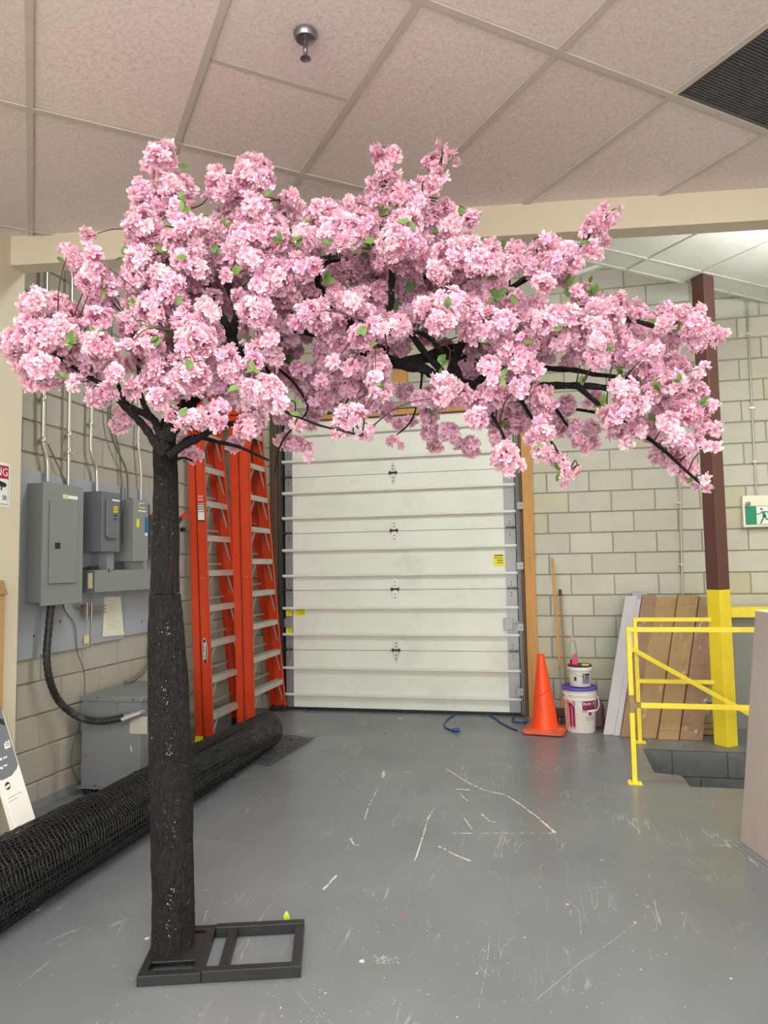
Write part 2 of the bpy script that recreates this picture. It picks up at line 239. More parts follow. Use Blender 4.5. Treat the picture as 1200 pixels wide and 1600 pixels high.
# ------------------------------------------------------------------ object helpers
WL = {}
class MB:
    def __init__(s): s.v = []; s.f = []; s.mi = []
    def add(s, vs, fs, mi=0):
        b = len(s.v); s.v += [tuple(float(c) for c in p) for p in vs]; s.f += [[b+i for i in f] for f in fs]; s.mi += [mi]*len(fs); return s
    def box(s, c, sz, X=(1, 0, 0), Y=(0, 1, 0), Z=(0, 0, 1), mi=0):
        c, X, Y, Z = (np.array(q, float) for q in (c, X, Y, Z)); h = np.array(sz)/2
        P = [c+X*h[0]*i+Y*h[1]*j+Z*h[2]*k for k in (-1, 1) for j in (-1, 1) for i in (-1, 1)]
        return s.add(P, [(0, 2, 3, 1), (4, 5, 7, 6), (0, 1, 5, 4), (2, 6, 7, 3), (0, 4, 6, 2), (1, 3, 7, 5)], mi)
    def bb(s, a, b, mi=0):
        a = np.array(a, float); b = np.array(b, float); return s.box((a+b)/2, np.abs(b-a), mi=mi)
    def hull8(s, bot, top, mi=0):   # two quads (4 pts each)
        return s.add(list(bot)+list(top), [(3, 2, 1, 0), (4, 5, 6, 7), (0, 1, 5, 4), (1, 2, 6, 5), (2, 3, 7, 6), (3, 0, 4, 7)], mi)
    def beam(s, a, b, w, h, up=(0, 0, 1), mi=0):
        a = np.array(a, float); b = np.array(b, float); d = b-a; l = np.linalg.norm(d); d /= l
        sx = np.cross(d, np.array(up, float)); sx /= np.linalg.norm(sx); uz = np.cross(sx, d)
        return s.box((a+b)/2, (l, w, h), d, sx, uz, mi)
    def tube(s, pts, r, n=8, mi=0, cap=True):
        pts = [np.array(p, float) for p in pts]; m = len(pts); rr = r if hasattr(r, '__len__') else [r]*m
        T = [pts[min(i+1, m-1)]-pts[max(i-1, 0)] for i in range(m)]; T = [t/max(np.linalg.norm(t), 1e-9) for t in T]
        nv = np.cross(T[0], (0, 0, 1)); nv = nv if np.linalg.norm(nv) > .05 else np.cross(T[0], (1, 0, 0)); nv /= np.linalg.norm(nv)
        V = []
        for i in range(m):
            nv = nv-T[i]*(nv@T[i]); nv /= np.linalg.norm(nv); bv = np.cross(T[i], nv)
            V += [pts[i]+rr[i]*(math.cos(2*math.pi*k/n)*nv+math.sin(2*math.pi*k/n)*bv) for k in range(n)]
        F = [(i*n+k, i*n+(k+1) % n, (i+1)*n+(k+1) % n, (i+1)*n+k) for i in range(m-1) for k in range(n)]
        if cap: F += [tuple(reversed(range(n))), tuple(range((m-1)*n, m*n))]
        return s.add(V, F, mi)
    def lathe(s, c, prof, n=32, mi=0, a0=0., a1=2*math.pi, cap=True):
        c = np.array(c, float); full = abs(a1-a0-2*math.pi) < 1e-6; k = n if full else n+1
        V = [c+np.array((r*math.cos(a0+(a1-a0)*i/n), r*math.sin(a0+(a1-a0)*i/n), z)) for r, z in prof for i in range(k)]
        F = []
        for j in range(len(prof)-1):
            for i in range(n): F.append((j*k+i, j*k+(i+1) % k, (j+1)*k+(i+1) % k, (j+1)*k+i))
        if cap and full: F += [tuple(reversed(range(k))), tuple(range((len(prof)-1)*k, len(prof)*k))]
        return s.add(V, F, mi)
    def prism(s, poly, d, mi=0):   # polygon of 3d points extruded by vector d
        n = len(poly); d = np.array(d, float); V = [np.array(p, float) for p in poly]; V += [p+d for p in V]
        return s.add(V, [tuple(reversed(range(n))), tuple(range(n, 2*n))]+[(i, (i+1) % n, n+(i+1) % n, n+i) for i in range(n)], mi)
    def mesh(s, name):
        me = bpy.data.meshes.new(name); me.from_pydata(s.v, [], s.f); me.update(); return me
    def build(s, name, m, parent=None, smooth=False, bev=0., **kw):
        me = s.mesh(name); ms = m if isinstance(m, (list, tuple)) else [m]
        for q in ms: me.materials.append(MT[q])
        if len(ms) > 1: me.polygons.foreach_set('material_index', s.mi)
        b = bmesh.new(); b.from_mesh(me); bmesh.ops.recalc_face_normals(b, faces=b.faces)
        if smooth:
            for f in b.faces: f.smooth = True
            for e in b.edges:
                if len(e.link_faces) == 2 and e.calc_face_angle(0) > .7: e.smooth = False
        b.to_mesh(me); b.free()
        o = link(name, me, parent, **kw)
        if bev:
            md = o.modifiers.new('bevel', 'BEVEL'); md.width = bev; md.segments = 2; md.limit_method = 'ANGLE'
        return o
def link(name, data, parent=None, mw=None, label=None, cat=None, group=None, kind=None):
    o = bpy.data.objects.new(name, data); COL.objects.link(o)
    if parent is not None:
        o.parent = parent; o.matrix_parent_inverse = Matrix.Translation(-Vector(WL.get(parent.name, (0, 0, 0))))
    if mw is not None: o.matrix_basis = mw
    for k, v in (('label', label), ('category', cat), ('group', group), ('kind', kind)):
        if v: o[k] = v
    return o
def thing(name, loc, label, cat, group=None):
    loc = tuple(float(c) for c in loc)
    o = link(name, None, None, label=label, cat=cat, group=group); o.location = loc; o.empty_display_size = .1; WL[o.name] = loc; return o
def frame(o, X, Y, Z):
    m = Matrix.Identity(4)
    for i in range(3): m[i][0], m[i][1], m[i][2], m[i][3] = X[i], Y[i], Z[i], o[i]
    return m
def text(name, s, size, o, X, Y, m, parent, depth=.0006, align='CENTER', sx=1., **kw):
    cu = bpy.data.curves.new(name, 'FONT'); cu.body = s; cu.size = size; cu.align_x = align; cu.align_y = 'CENTER'; cu.extrude = depth; cu.resolution_u = 2
    t = bpy.data.objects.new('tmp', cu); COL.objects.link(t)
    me = bpy.data.meshes.new_from_object(t.evaluated_get(bpy.context.evaluated_depsgraph_get())); bpy.data.objects.remove(t); bpy.data.curves.remove(cu)
    me.materials.clear(); me.materials.append(MT[m]); X = np.array(X, float); Y = np.array(Y, float); Z = np.cross(X, Y)
    return link(name, me, parent, mw=frame(o, X*sx, Y, Z), **kw)
def bez(pts, n=6):   # Catmull-Rom resample
    P = [np.array(p, float) for p in pts]; P = [2*P[0]-P[1]]+P+[2*P[-1]-P[-2]]; out = []
    for i in range(1, len(P)-2):
        for k in range(n):
            t = k/n; a, b, c, d = P[i-1:i+3]
            out.append(.5*((2*b)+(c-a)*t+(2*a-5*b+4*c-d)*t*t+(-a+3*b-3*c+d)*t**3))
    out.append(P[-2]); return out
def clip(poly, n, d):     # keep n.p <= d  (2d)
    out = []
    for i in range(len(poly)):
        a, b = poly[i], poly[(i+1) % len(poly)]; da = n[0]*a[0]+n[1]*a[1]-d; db = n[0]*b[0]+n[1]*b[1]-d
        if da <= 0: out.append(a)
        if da*db < 0: t = da/(da-db); out.append((a[0]+(b[0]-a[0])*t, a[1]+(b[1]-a[1])*t))
    return out
Zv = np.array([0, 0, 1.])

# ================================================================== SETTING
XR = 4.2
# floor with the pit opening
pit = [onz(*q)[:2] for q in ((1004, 1170), (1022, 1207), (1065, 1212), (1078, 1229))]
py0 = float(pit[3][1]); py1 = float(pit[0][1])
A, Bp, Cp, D = [tuple(float(c) for c in p) for p in pit]
PXR = 2.9
mb = MB()
def fpoly(*p): mb.add([(x, y, 0) for x, y in p], [tuple(range(len(p)))])
fpoly((-3.6, -4), (XR, -4), (XR, py0), D, (-3.6, py0))
fpoly((-3.6, py0), D, Cp, Bp, (-3.6, Bp[1]))
fpoly((-3.6, Bp[1]), Bp, A, (-3.6, A[1]))
fpoly((-3.6, A[1]), A, (PXR, A[1]), (XR, A[1]), (XR, YB+.3), (-3.6, YB+.3))
fpoly((PXR, py0), (XR, py0), (XR, A[1]), (PXR, A[1]))
floor_o = mb.build('floor', 'floor', kind='structure')
# pit: lining of painted blocks and dark bottom
mb = MB(); loop = [A, Bp, Cp, D, (PXR, py0), (PXR, A[1])]
DP = -1.3
for i in range(6):
    a, b = loop[i], loop[(i+1) % 6]
    if i == 5: continue
    mb.add([(a[0], a[1], 0), (b[0], b[1], 0), (b[0], b[1], DP), (a[0], a[1], DP)], [(0, 1, 2, 3)])
mb.add([(p[0], p[1], DP) for p in loop], [tuple(range(6))])
pitw = mb.build('pit_wall', 'pitblock', floor_o)
mb = MB(); mb.bb((A[0]-.02, A[1]+.012, DP), (PXR, A[1]+.1, -.002)); mb.build('pit_wall', 'pitblock', floor_o)
for k in range(6):
    z1 = -.012-k*.2; off = .0 if k % 2 else .2
    x = A[0]+(.22 if k % 2 == 0 else .02)
    xs = [A[0], x]
    while xs[-1] < PXR: xs.append(xs[-1]+.41)
    for a, b in zip(xs, xs[1:]):
        b = min(b, PXR)
        if b-a < .03: continue
        MB().bb((a+.004, A[1], z1-.192), (b-.004, A[1]+.014, z1)).build('block', 'pitblock', pitw, bev=.003)
# paint marks on the floor (flat marks with a real shape)
mb = MB()
def mark(px, w0, dash=None, z=.0006):
    P = [onz(*q, z) for q in px]
    for a, b in zip(P, P[1:]):
        d = b-a; l = np.linalg.norm(d); n = max(1, int(l/.02)); sd = np.array([-d[1], d[0], 0])/l
        for i in range(n):
            if dash and random.random() > dash: continue
            w1 = w0*random.uniform(.5, 1.3); j = sd*random.uniform(-.3, .3)*w0
            mb.add([a+d*i/n-sd*w1+j, a+d*(i+1)/n-sd*w1+j, a+d*(i+1)/n+sd*w1+j, a+d*i/n+sd*w1+j], [(0, 1, 2, 3)])
mark([(697, 1201), (730, 1222), (755, 1234), (790, 1242), (815, 1258), (840, 1277), (866, 1300)], .006, .85)
mark([(680, 1260), (668, 1280), (660, 1310), (648, 1345)], .004, .9)
mark([(707, 1302), (760, 1302), (868, 1302)], .004, .4)
mark([(686, 1322), (712, 1336), (735, 1345)], .006, .8)
mark([(750, 1270), (765, 1283), (790, 1288)], .006, .6); mark([(725, 1278), (738, 1296)], .004, .7)
mark([(590, 1232), (575, 1262), (570, 1280)], .003, .7); mark([(600, 1205), (598, 1215)], .01); mark([(622, 1208), (645, 1206)], .005, .7)
mark([(505, 1390), (526, 1368)], .005, .9); mark([(548, 1310), (553, 1320), (562, 1321)], .004)
mark([(712, 1233), (734, 1234)], .012); mark([(718, 1240), (731, 1252)], .004, .7)
mark([(1120, 1322), (1150, 1320), (1175, 1345), (1195, 1362)], .003, .6); mark([(1130, 1318), (1165, 1338)], .002, .6)
for (x, y, r) in ((565, 1502, .012), (230, 1466, .012), (992, 1441, .007), (887, 1413, .008), (765, 1362, .005), (625, 1123, .028), (866, 1300, .012), (820, 1465, .006), (940, 1344, .006), (60, 1422, .008), (1142, 1529, .006), (830, 1230, .006)):
    c = onz(x, y, .0007); k = 7
    mb.add([c+np.array((math.cos(a)*r*random.uniform(.5, 1.3), math.sin(a)*r*random.uniform(.6, 1.5), 0)) for a in np.linspace(0, 2*math.pi, k, endpoint=False)], [tuple(range(k))])
for k in range(1300):
    x = random.choice((random.gauss(640, 190), random.uniform(60, 1150))); y = random.choice((random.gauss(1265, 50), random.uniform(1180, 1600)))
    if not (60 < x < 1150 and 1170 < y < 1600): continue
    c = onz(x, y, .0007); r = random.uniform(.0009, .0026)*(1.6 if random.random() < .12 else 1)
    mb.add([c+np.array((math.cos(a)*r*random.uniform(.5, 1.4), math.sin(a)*r*random.uniform(.6, 1.7), 0)) for a in np.linspace(0, 2*math.pi, 6, endpoint=False)], [tuple(range(6))])
for k in range(50):       # dotted footprint of dry paint near the tree
    c = onz(605+random.uniform(-19, 19), 1500+random.uniform(-7, 7), .0007); r = random.uniform(.002, .0045)
    mb.add([c+np.array((math.cos(a)*r, math.sin(a)*r*.7, 0)) for a in np.linspace(0, 2*math.pi, 5, endpoint=False)], [tuple(range(5))])
mb.build('paint_marks', 'cream', floor_o, kind='stuff')
mb = MB()
mark([(997, 1440), (950, 1475), (905, 1505), (870, 1535), (838, 1562)], .0008, .9); mark([(750, 1512), (765, 1525)], .0009, .9)
mark([(882, 1402), (905, 1422), (908, 1460)], .0008, .9); mark([(765, 1460), (762, 1500), (748, 1575)], .0008, .7)
mark([(60, 1480), (90, 1465), (130, 1447)], .0009, .8); mark([(83, 1483), (120, 1463)], .0008, .6)
mark([(326, 1415), (318, 1440)], .0012, .9); mark([(925, 1388), (968, 1386)], .0008, .9)
mark([(745, 1245), (700, 1248), (665, 1246)], .0008, .7); mark([(690, 1190), (665, 1165), (640, 1172)], .0007, .6); mark([(630, 1220), (660, 1255)], .0009, .8); mark([(1025, 1300), (1055, 1322), (1082, 1350)], .0007, .8); mark([(200, 1530), (260, 1480), (300, 1455)], .0008, .6); mark([(30, 1540), (80, 1500)], .001, .7); mark([(460, 1545), (490, 1580), (520, 1599)], .0008, .7); mark([(640, 1440), (700, 1455)], .0006, .5); mark([(560, 1365), (640, 1372), (700, 1370)], .0006, .4); mark([(90, 1460), (190, 1440), (225, 1430)], .0007, .5)
mb.build('scratches', 'foam', floor_o, kind='stuff')
c = onz(630, 1429, .001); MB().box(c, (.018, .012, .001)).build('paper_scrap', 'pink', label='tiny pink paper scrap lying alone on the grey floor', cat='scrap')

# walls of block ----------------------------------------------------------------
def block_mesh(l, h, m, d=.012, ch=.006):
    g = .004; b = MB(); x0, x1, z0, z1 = -l/2+g, l/2-g, -h/2+g, h/2-g
    b.add([(x0, 0, z0), (x1, 0, z0), (x1, 0, z1), (x0, 0, z1), (x0+ch, -d, z0+ch), (x1-ch, -d, z0+ch), (x1-ch, -d, z1-ch), (x0+ch, -d, z1-ch)],
          [(4, 5, 6, 7), (0, 1, 5, 4), (1, 2, 6, 5), (2, 3, 7, 6), (3, 0, 4, 7)])
    me = b.mesh('block'); me.materials.append(MT[m]); return me
BC = {}
def put_block(parent, o, X, N, u0, u1, z0, z1, m):
    l, h = round(u1-u0, 2), round(z1-z0, 3)
    if l < .03 or h < .03: return
    if (l, h, m) not in BC: BC[(l, h, m)] = block_mesh(l, h, m)
    c = o+X*(u0+u1)/2+Zv*(z0+z1)/2+N*random.uniform(-.0015, .0015)
    link('block', BC[(l, h, m)], parent, mw=frame(c, X, -N, Zv))
DX0, DX1, DZ = -2.70, -.22, 3.10       # door opening
mb = MB(); XL0 = -3.12
mb.bb((XL0, YB+.012, 0), (DX0-.06, YB+.2, 4.9)); mb.bb((DX1+.1, YB+.012, 0), (XR, YB+.2, 4.9)); mb.bb((DX0-.06, YB+.012, DZ+.06), (DX1+.1, YB+.2, 4.9))
wb = mb.build('wall_back', 'mortar', kind='structure')
XH, NB = np.array([1., 0, 0]), np.array([0, -1., 0])
zs = [0, .167]+[.167+.2032*k for k in range(1, 24)]
# vertical joint phases taken from the photo: a joint at x where row z ~1.28
xj = ony(925, 880, YB)[0]   # joint in row around y=880
Ob = np.array([0, YB+.012, 0])
for r_, (z0, z1) in enumerate(zip(zs, zs[1:])):
    zc = (z0+z1)/2; z1 = min(z1, 4.85)
    if z0 > 4.8: break
    row = int(round((zc-ony(925, 880, YB)[2])/.2032)); ph = xj+(.2032 if row % 2 else 0)
    k0 = math.floor((XL0-ph)/.4064)
    x = ph+k0*.4064
    while x < 3.0:
        for a, b in (([(x, x+.4064)])):
            a2, b2 = max(a, XL0), min(b, 3.0)
            if z0 < DZ+.06:
                if b2 <= DX0-.06 or a2 >= DX1+.1: put_block(wb, Ob, XH, NB, a2, b2, z0, z1, 'block_b')
                else:
                    if a2 < DX0-.06: put_block(wb, Ob, XH, NB, a2, DX0-.06, z0, z1, 'block_b')
                    if b2 > DX1+.1: put_block(wb, Ob, XH, NB, DX1+.1, b2, z0, z1, 'block_b')
            else: put_block(wb, Ob, XH, NB, a2, b2, z0, z1, 'block_b')
        x += .4064
# left wall
mb = MB(); u0w, u1w = -1.0, 3.02
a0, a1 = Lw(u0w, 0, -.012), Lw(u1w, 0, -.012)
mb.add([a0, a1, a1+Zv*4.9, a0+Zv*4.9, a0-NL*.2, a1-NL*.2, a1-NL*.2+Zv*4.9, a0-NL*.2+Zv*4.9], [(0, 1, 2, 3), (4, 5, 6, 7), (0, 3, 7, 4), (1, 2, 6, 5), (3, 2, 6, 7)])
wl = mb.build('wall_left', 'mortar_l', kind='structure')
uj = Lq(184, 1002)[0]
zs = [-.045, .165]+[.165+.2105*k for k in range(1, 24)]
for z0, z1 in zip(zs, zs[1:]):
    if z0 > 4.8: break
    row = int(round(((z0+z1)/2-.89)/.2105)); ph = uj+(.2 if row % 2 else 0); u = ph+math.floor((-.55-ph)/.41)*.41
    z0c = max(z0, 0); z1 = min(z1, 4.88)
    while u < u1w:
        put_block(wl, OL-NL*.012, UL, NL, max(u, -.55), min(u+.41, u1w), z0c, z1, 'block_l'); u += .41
# beige return wall on the left, ceiling beam
BW = onz(45, 369, ZC); BE = onz(1200, 295, ZC); bd = (BE-BW)/np.linalg.norm(BE-BW); bn = np.array([-bd[1], bd[0], 0])
XW = -2.982
mb = MB(); mb.bb((XW-.12, -4, 0), (XW, 3.625, ZC+.6)); mb.bb((XW-.7, 3.56, 0), (XW-.1, 3.625, ZC+1.4)); mb.build('wall_left', 'beige', kind='structure')
mb = MB(); a = BW+bd*((XW-BW[0])/bd[0]); b = BW+bd*((XR-BW[0])/bd[0]); zb_ = 3.30
P = [a, b, b+bn*.117, a+bn*.117]
mb.hull8([np.array((p[0], p[1], zb_)) for p in P], [np.array((p[0], p[1], ZC+.5)) for p in P])
mb.build('trim_1', 'beige', kind='structure')
MB().bb((XR, -4, 0), (XR+.15, YB+.2, 4.95)).build('wall_right', 'beige', kind='structure')
mb = MB(); mb.bb((-3.9, 3.0, 4.9), (XR, YB+.3, 5.0))
for k in range(24): mb.bb((-3.9+k*.34, 3.7, 4.86), (-3.76+k*.34, YB, 4.9))
mb.build('ceiling', 'deck', kind='structure')

# suspended ceilings --------------------------------------------------------------
G0 = onz(872, 82, ZC)[:2]; ga = math.radians(38.55); ea = np.array([math.cos(ga), math.sin(ga)]); eb = np.array([-ea[1], ea[0]])
def poly_tile(parent, name, pts, z, th, m):
    if len(pts) < 3: return None
    ar = abs(sum(pts[i][0]*pts[(i+1) % len(pts)][1]-pts[(i+1) % len(pts)][0]*pts[i][1] for i in range(len(pts))))/2
    if ar < .002: return None
    return MB().prism([(p[0], p[1], z) for p in pts], (0, 0, th)).build(name, m, parent)
lim = [((-1, 0), -XW), ((1, 0), XR), ((0, -1), 2.0), (tuple(bn[:2]), float(BW[:2]@bn[:2]))]
def cclip(p, L_=lim):
    for n, d in L_: p = clip(p, n, d)
    return p
ceil = MB().prism([(p[0], p[1], ZC+.06) for p in cclip([(XW-.3, -4), (XR+.3, -4), (XR+.3, 6), (XW-.3, 6)], [((-1, 0), -XW), ((1, 0), XR), (tuple(bn[:2]), float(BW[:2]@bn[:2]))])], (0, 0, .04)).build('ceiling', 'tile', kind='structure')
TW, TL = .6096, 1.2192
gr_parts = []
for i in range(-9, 9):
    for j in range(-5, 5):
        o = G0+ea*TW*i+eb*TL*j
        halves = [(0, TL)]
        if (i, j) == (-2, 0): halves = [(0, TL/2), (TL/2, TL)]
        for h0, h1 in halves:
            q = [o+ea*.011+eb*(h0+.011), o+ea*(TW-.011)+eb*(h0+.011), o+ea*(TW-.011)+eb*(h1-.011), o+ea*.011+eb*(h1-.011)]
            q = cclip([tuple(map(float, p)) for p in q])
            if (i, j) == (1, -1):
                gr_parts = q; continue
            if len(q) >= 3: poly_tile(ceil, 'ceiling_tile', q, ZC+.006, .012, 'tile')
mbt = []
for i in range(-9, 10):       # main tees run along eb
    o = G0+ea*TW*i
    q = cclip([tuple(map(float, p)) for p in (o-ea*.0145-eb*7, o+ea*.0145-eb*7, o+ea*.0145+eb*7, o-ea*.0145+eb*7)])
    poly_tile(ceil, 'ceiling_tee', q, ZC-.002, .007, 'tee')
for j in range(-5, 6):
    o = G0+eb*TL*j
    q = cclip([tuple(map(float, p)) for p in (o-eb*.0145-ea*7, o-eb*.0145+ea*7, o+eb*.0145+ea*7, o+eb*.0145-ea*7)])
    poly_tile(ceil, 'ceiling_tee', q, ZC-.003, .007, 'tee')
o = G0-ea*TW*2+eb*TL/2; poly_tile(ceil, 'ceiling_tee', [tuple(map(float, p)) for p in (o-eb*.012, o+ea*TW-eb*.012, o+ea*TW+eb*.012, o+eb*.012)], ZC+.0045, .006, 'tee')
# dark egg-crate return grille
gc = G0+ea*TW*1.5-eb*TL*.5
gt = thing('ceiling_grille', (*gc, ZC), 'dark grey egg-crate air grille set in the ceiling grid at upper right', 'grille')
def gbox(mb, a0, a1, b0, b1, z0, z1):
    mb.hull8(*[[np.array((*(G0+ea*x+eb*y), z)) for x, y in ((a0, b0), (a1, b0), (a1, b1), (a0, b1))] for z in (z0, z1)])
mb = MB(); gbox(mb, TW+.012, 2*TW-.012, -TL+.012, -.012, ZC+.03, ZC+.034); mb.build('backing', 'netcore', gt)
mb = MB(); e = .014
for q in ((TW+.011, TW+.011+e, -TL+.011, -.011), (2*TW-.011-e, 2*TW-.011, -TL+.011, -.011), (TW+.011, 2*TW-.011, -TL+.011, -TL+.011+e), (TW+.011, 2*TW-.011, -.011-e, -.011)): gbox(mb, *q, ZC+.002, ZC+.03)
mb.build('frame', 'grille', gt)
mb = MB()
for k in range(1, 44): x = TW+.012+k*(TW-.024)/44; gbox(mb, x-.0018, x+.0018, -TL+.02, -.02, ZC+.008, ZC+.028)
for k in range(1, 86): y = -TL+.012+k*(TL-.024)/86; gbox(mb, TW+.02, 2*TW-.02, y-.0026, y+.0026, ZC+.005, ZC+.022)
mb.build('lattice', 'grille', gt, kind='stuff')
# troffers (out of view, they light the room)
for k, (x, y, z, sx, sy, e_) in enumerate(LIGHTS):
    pass
# sprinkler
sp = onz(477, 52, ZC)
st = thing('fire_sprinkler', (*sp[:2], ZC-.1), 'small chrome pendant fire sprinkler with round escutcheon on the ceiling', 'sprinkler')
MB().lathe((*sp[:2], ZC-.03), [(.0, 0), (.012, 0), (.036, .006), (.043, .018), (.044, .029), (.038, .03)], 28).build('escutcheon', 'chrome', st, smooth=True)
MB().lathe((*sp[:2], ZC-.085), [(.006, 0), (.007, .015), (.009, .018), (.009, .03), (.007, .034), (.007, .06)], 14).build('stem', 'chrome', st, smooth=True)
mb = MB().lathe((*sp[:2], ZC-.1), [(.004, -.003), (.02, 0), (.02, .002), (.004, .004)], 16)
mb.beam((sp[0]-.008, sp[1], ZC-.098), (sp[0]-.006, sp[1], ZC-.07), .003, .003, (0, 1, 0)); mb.beam((sp[0]+.008, sp[1], ZC-.098), (sp[0]+.006, sp[1], ZC-.07), .003, .003, (0, 1, 0))
mb.build('deflector', 'chrome', st, smooth=True)

# back ceiling with a cut border strip
PA = onz(1095, 425, ZB)[:2]
c2 = MB().hull8([np.array((*p, ZB+.07)) for p in (PA-ea*1.3-eb*.2, PA+ea*3-eb*.2, PA+ea*3-eb*1.5, PA-ea*1.3-eb*1.5)], [np.array((*p, ZB+.1)) for p in (PA-ea*1.3-eb*.2, PA+ea*3-eb*.2, PA+ea*3-eb*1.5, PA-ea*1.3-eb*1.5)]).build('ceiling', 'tile2', kind='structure')
lim2 = [((1, 0), XR), ((-1, 0), -.1), (tuple(-bn[:2]), -float(BW[:2]@bn[:2])-.12), ((0, 1), YB)]
for i in range(-3, 6):
    for j in range(-4, 1):
        if j == 0: q = [PA+ea*(TW*i+.005)+eb*.012, PA+ea*(TW*(i+1)-.005)+eb*.012, PA+ea*(TW*(i+1)-.005)+eb*.225, PA+ea*(TW*i+.005)+eb*.225]
        else: q = [PA+ea*(TW*i+.008)+eb*(TL*j+.008), PA+ea*(TW*(i+1)-.008)+eb*(TL*j+.008), PA+ea*(TW*(i+1)-.008)+eb*(TL*(j+1)-.008), PA+ea*(TW*i+.008)+eb*(TL*(j+1)-.008)]
        q = cclip([tuple(map(float, p)) for p in q], lim2)
        if len(q) >= 3: poly_tile(c2, 'ceiling_tile', q, ZB+.006, .012, 'tile2')
for k, (o, d, wd) in enumerate([(PA+eb*.23, ea, .014), (PA, ea, .012), (PA-eb*TL, ea, .012), (PA-eb*2*TL, ea, .012)]+[(PA+ea*TW*i, eb, .010) for i in range(-2, 5)]):
    s_ = np.array([-d[1], d[0]]); l1 = (3.2 if d is ea else .23)
    q = cclip([tuple(map(float, p)) for p in (o-d*3.2-s_*wd, o+d*l1-s_*wd, o+d*l1+s_*wd, o-d*3.2+s_*wd)], lim2)
    poly_tile(c2, 'ceiling_tee', q, ZB-.003-.001*(k > 3), .008, 'tee2')
pa, pb = onz(912, 434, ZB), onz(957, 415, ZB)
mb = MB(); mb.beam(pa+np.array((-.25, .12, .03)), pb+np.array((0, 0, .03)), .05, .03); mb.build('ceiling_tee', 'tee2', c2)

# baseboard-like painted curb line along the left wall bottom (grey floor paint carried up)
MB().hull8([Lw(-.6, .0, .0), Lw(3.0, 0, .0), Lw(3.0, 0, .012), Lw(-.6, 0, .012)], [Lw(-.6, .05, .0), Lw(3.0, .05, .0), Lw(3.0, .05, .008), Lw(-.6, .05, .008)]).build('baseboard_left', 'slategrey', kind='structure')

# ================================================================== OVERHEAD DOOR
door = MB().bb((DX0-.1, YB+.09, 0), (DX1+.12, YB+.11, 3.2)).build('door_1', 'rubber', kind='structure')  # unseen backing slab, added to stop light leaking through the panel seams
yd = YB+.03; jz = [0.012, .625, 1.252, 1.862, 2.47, 3.08]
for z0, z1 in zip(jz, jz[1:]):
    MB().bb((DX0+.012, yd, z0+.002), (DX1-.02, yd+.045, z1-.002)).build('door_panel', 'white_door', door, bev=.003)
for k, z in enumerate([.167, .443, .794, 1.07, 1.413, 1.686, 2.031, 2.302, 2.645, 2.93]):
    mb = MB(); mb.bb((DX0-.012, yd-.045, z-.012), (DX1+.005, yd, z-.008)); mb.bb((DX0-.012, yd-.045, z-.008), (DX1+.005, yd-.041, z+.012)); mb.bb((DX0-.012, yd-.004, z-.02), (DX1+.005, yd, z-.01)); mb.build('door_strut', 'strut_w', door)
for k in range(5):
    z0, z1 = jz[k], jz[k+1]
    for x0, x1 in ((DX0+.01, DX0+.095), (DX1-.13, DX1-.018)):
        MB().bb((x0, yd-.003, z0+.006), (x1, yd, z1-.006)).build('end_stile', 'endcap', door)
def hinge(x, z, s=1.):
    h = MB(); y = yd-.004
    pts = lambda sg: [(x-.012*s, y, z), (x-.032*s, y, z+.02*sg*s), (x-.03*s, y, z+.045*sg*s), (x-.008*s, y, z+.12*sg*s), (x+.008*s, y, z+.12*sg*s), (x+.03*s, y, z+.045*sg*s), (x+.032*s, y, z+.02*sg*s), (x+.012*s, y, z)]
    h.prism(pts(1), (0, -.004, 0)); h.prism(list(reversed(pts(-1))), (0, -.004, 0)); h.bb((x-.036*s, y-.028, z-.012), (x-.028*s, y, z+.026), 1); h.bb((x+.028*s, y-.028, z-.012), (x+.036*s, y, z+.026), 1)
    h.tube([(x-.045*s, y-.016, z+.008), (x+.045*s, y-.016, z+.008)], .009, 8, 1)
    for zz in (.045, -.045, .08, -.08): h.lathe((x, y-.006, z+zz*s), [(.006, -.006), (.006, .006)], 6, 1)
    return h
for z in jz[1:5]:
    hinge(-1.487, z).build('hinge', ['hinge', 'black'], door)
    for x, sg in ((DX0+.055, -1), (DX1-.075, 1)):
        hinge(x, z, .85).build('hinge', ['endcap', 'dkmetal'], door)
        MB().tube([(x, yd-.02, z+.01), (x+sg*.1, yd-.02, z+.01)], .006, 8).build('roller_pin', 'dkmetal', door)
MB().bb((DX0, yd-.01, 0), (DX1-.01, yd+.03, .03)).build('bottom_seal', 'rubber', door, bev=.004)
for x, sg in ((DX0-.035, -1), (DX1+.012, 1)):
    mb = MB(); mb.bb((x-.002, yd-.062, .02), (x+.002, yd-.004, 3.2)); mb.bb((x-sg*.02, yd-.064, .02), (x, yd-.060, 3.2)); mb.bb((x-sg*.02, yd-.006, .02), (x, yd-.002, 3.2)); mb.build('roller_track', 'dkmetal', door)
    mb = MB(); mb.bb((x+sg*.006, yd-.05, .02), (x+sg*.01, yd-.01, 3.2)); mb.bb((x+sg*.006, yd-.012, .02), (x+sg*.03, yd-.008, 3.2)); mb.build('angle_bracket', 'endcap', door)
lz = onp(797, 975, (0, yd, 0), (0, 1, 0)); mb = MB(); mb.bb((lz[0]-.06, yd-.03, lz[2]-.06), (lz[0]+.03, yd-.004, lz[2]+.06)); mb.bb((lz[0], yd-.035, lz[2]+.01), (lz[0]+.16, yd-.02, lz[2]+.03)); mb.build('slide_lock', 'endcap', door, bev=.003)
lz = onp(452, 972, (0, yd, 0), (0, 1, 0)); mb = MB(); mb.bb((lz[0]-.05, yd-.03, lz[2]-.05), (lz[0]+.04, yd-.004, lz[2]+.04)); mb.build('slide_lock', 'endcap', door, bev=.003)
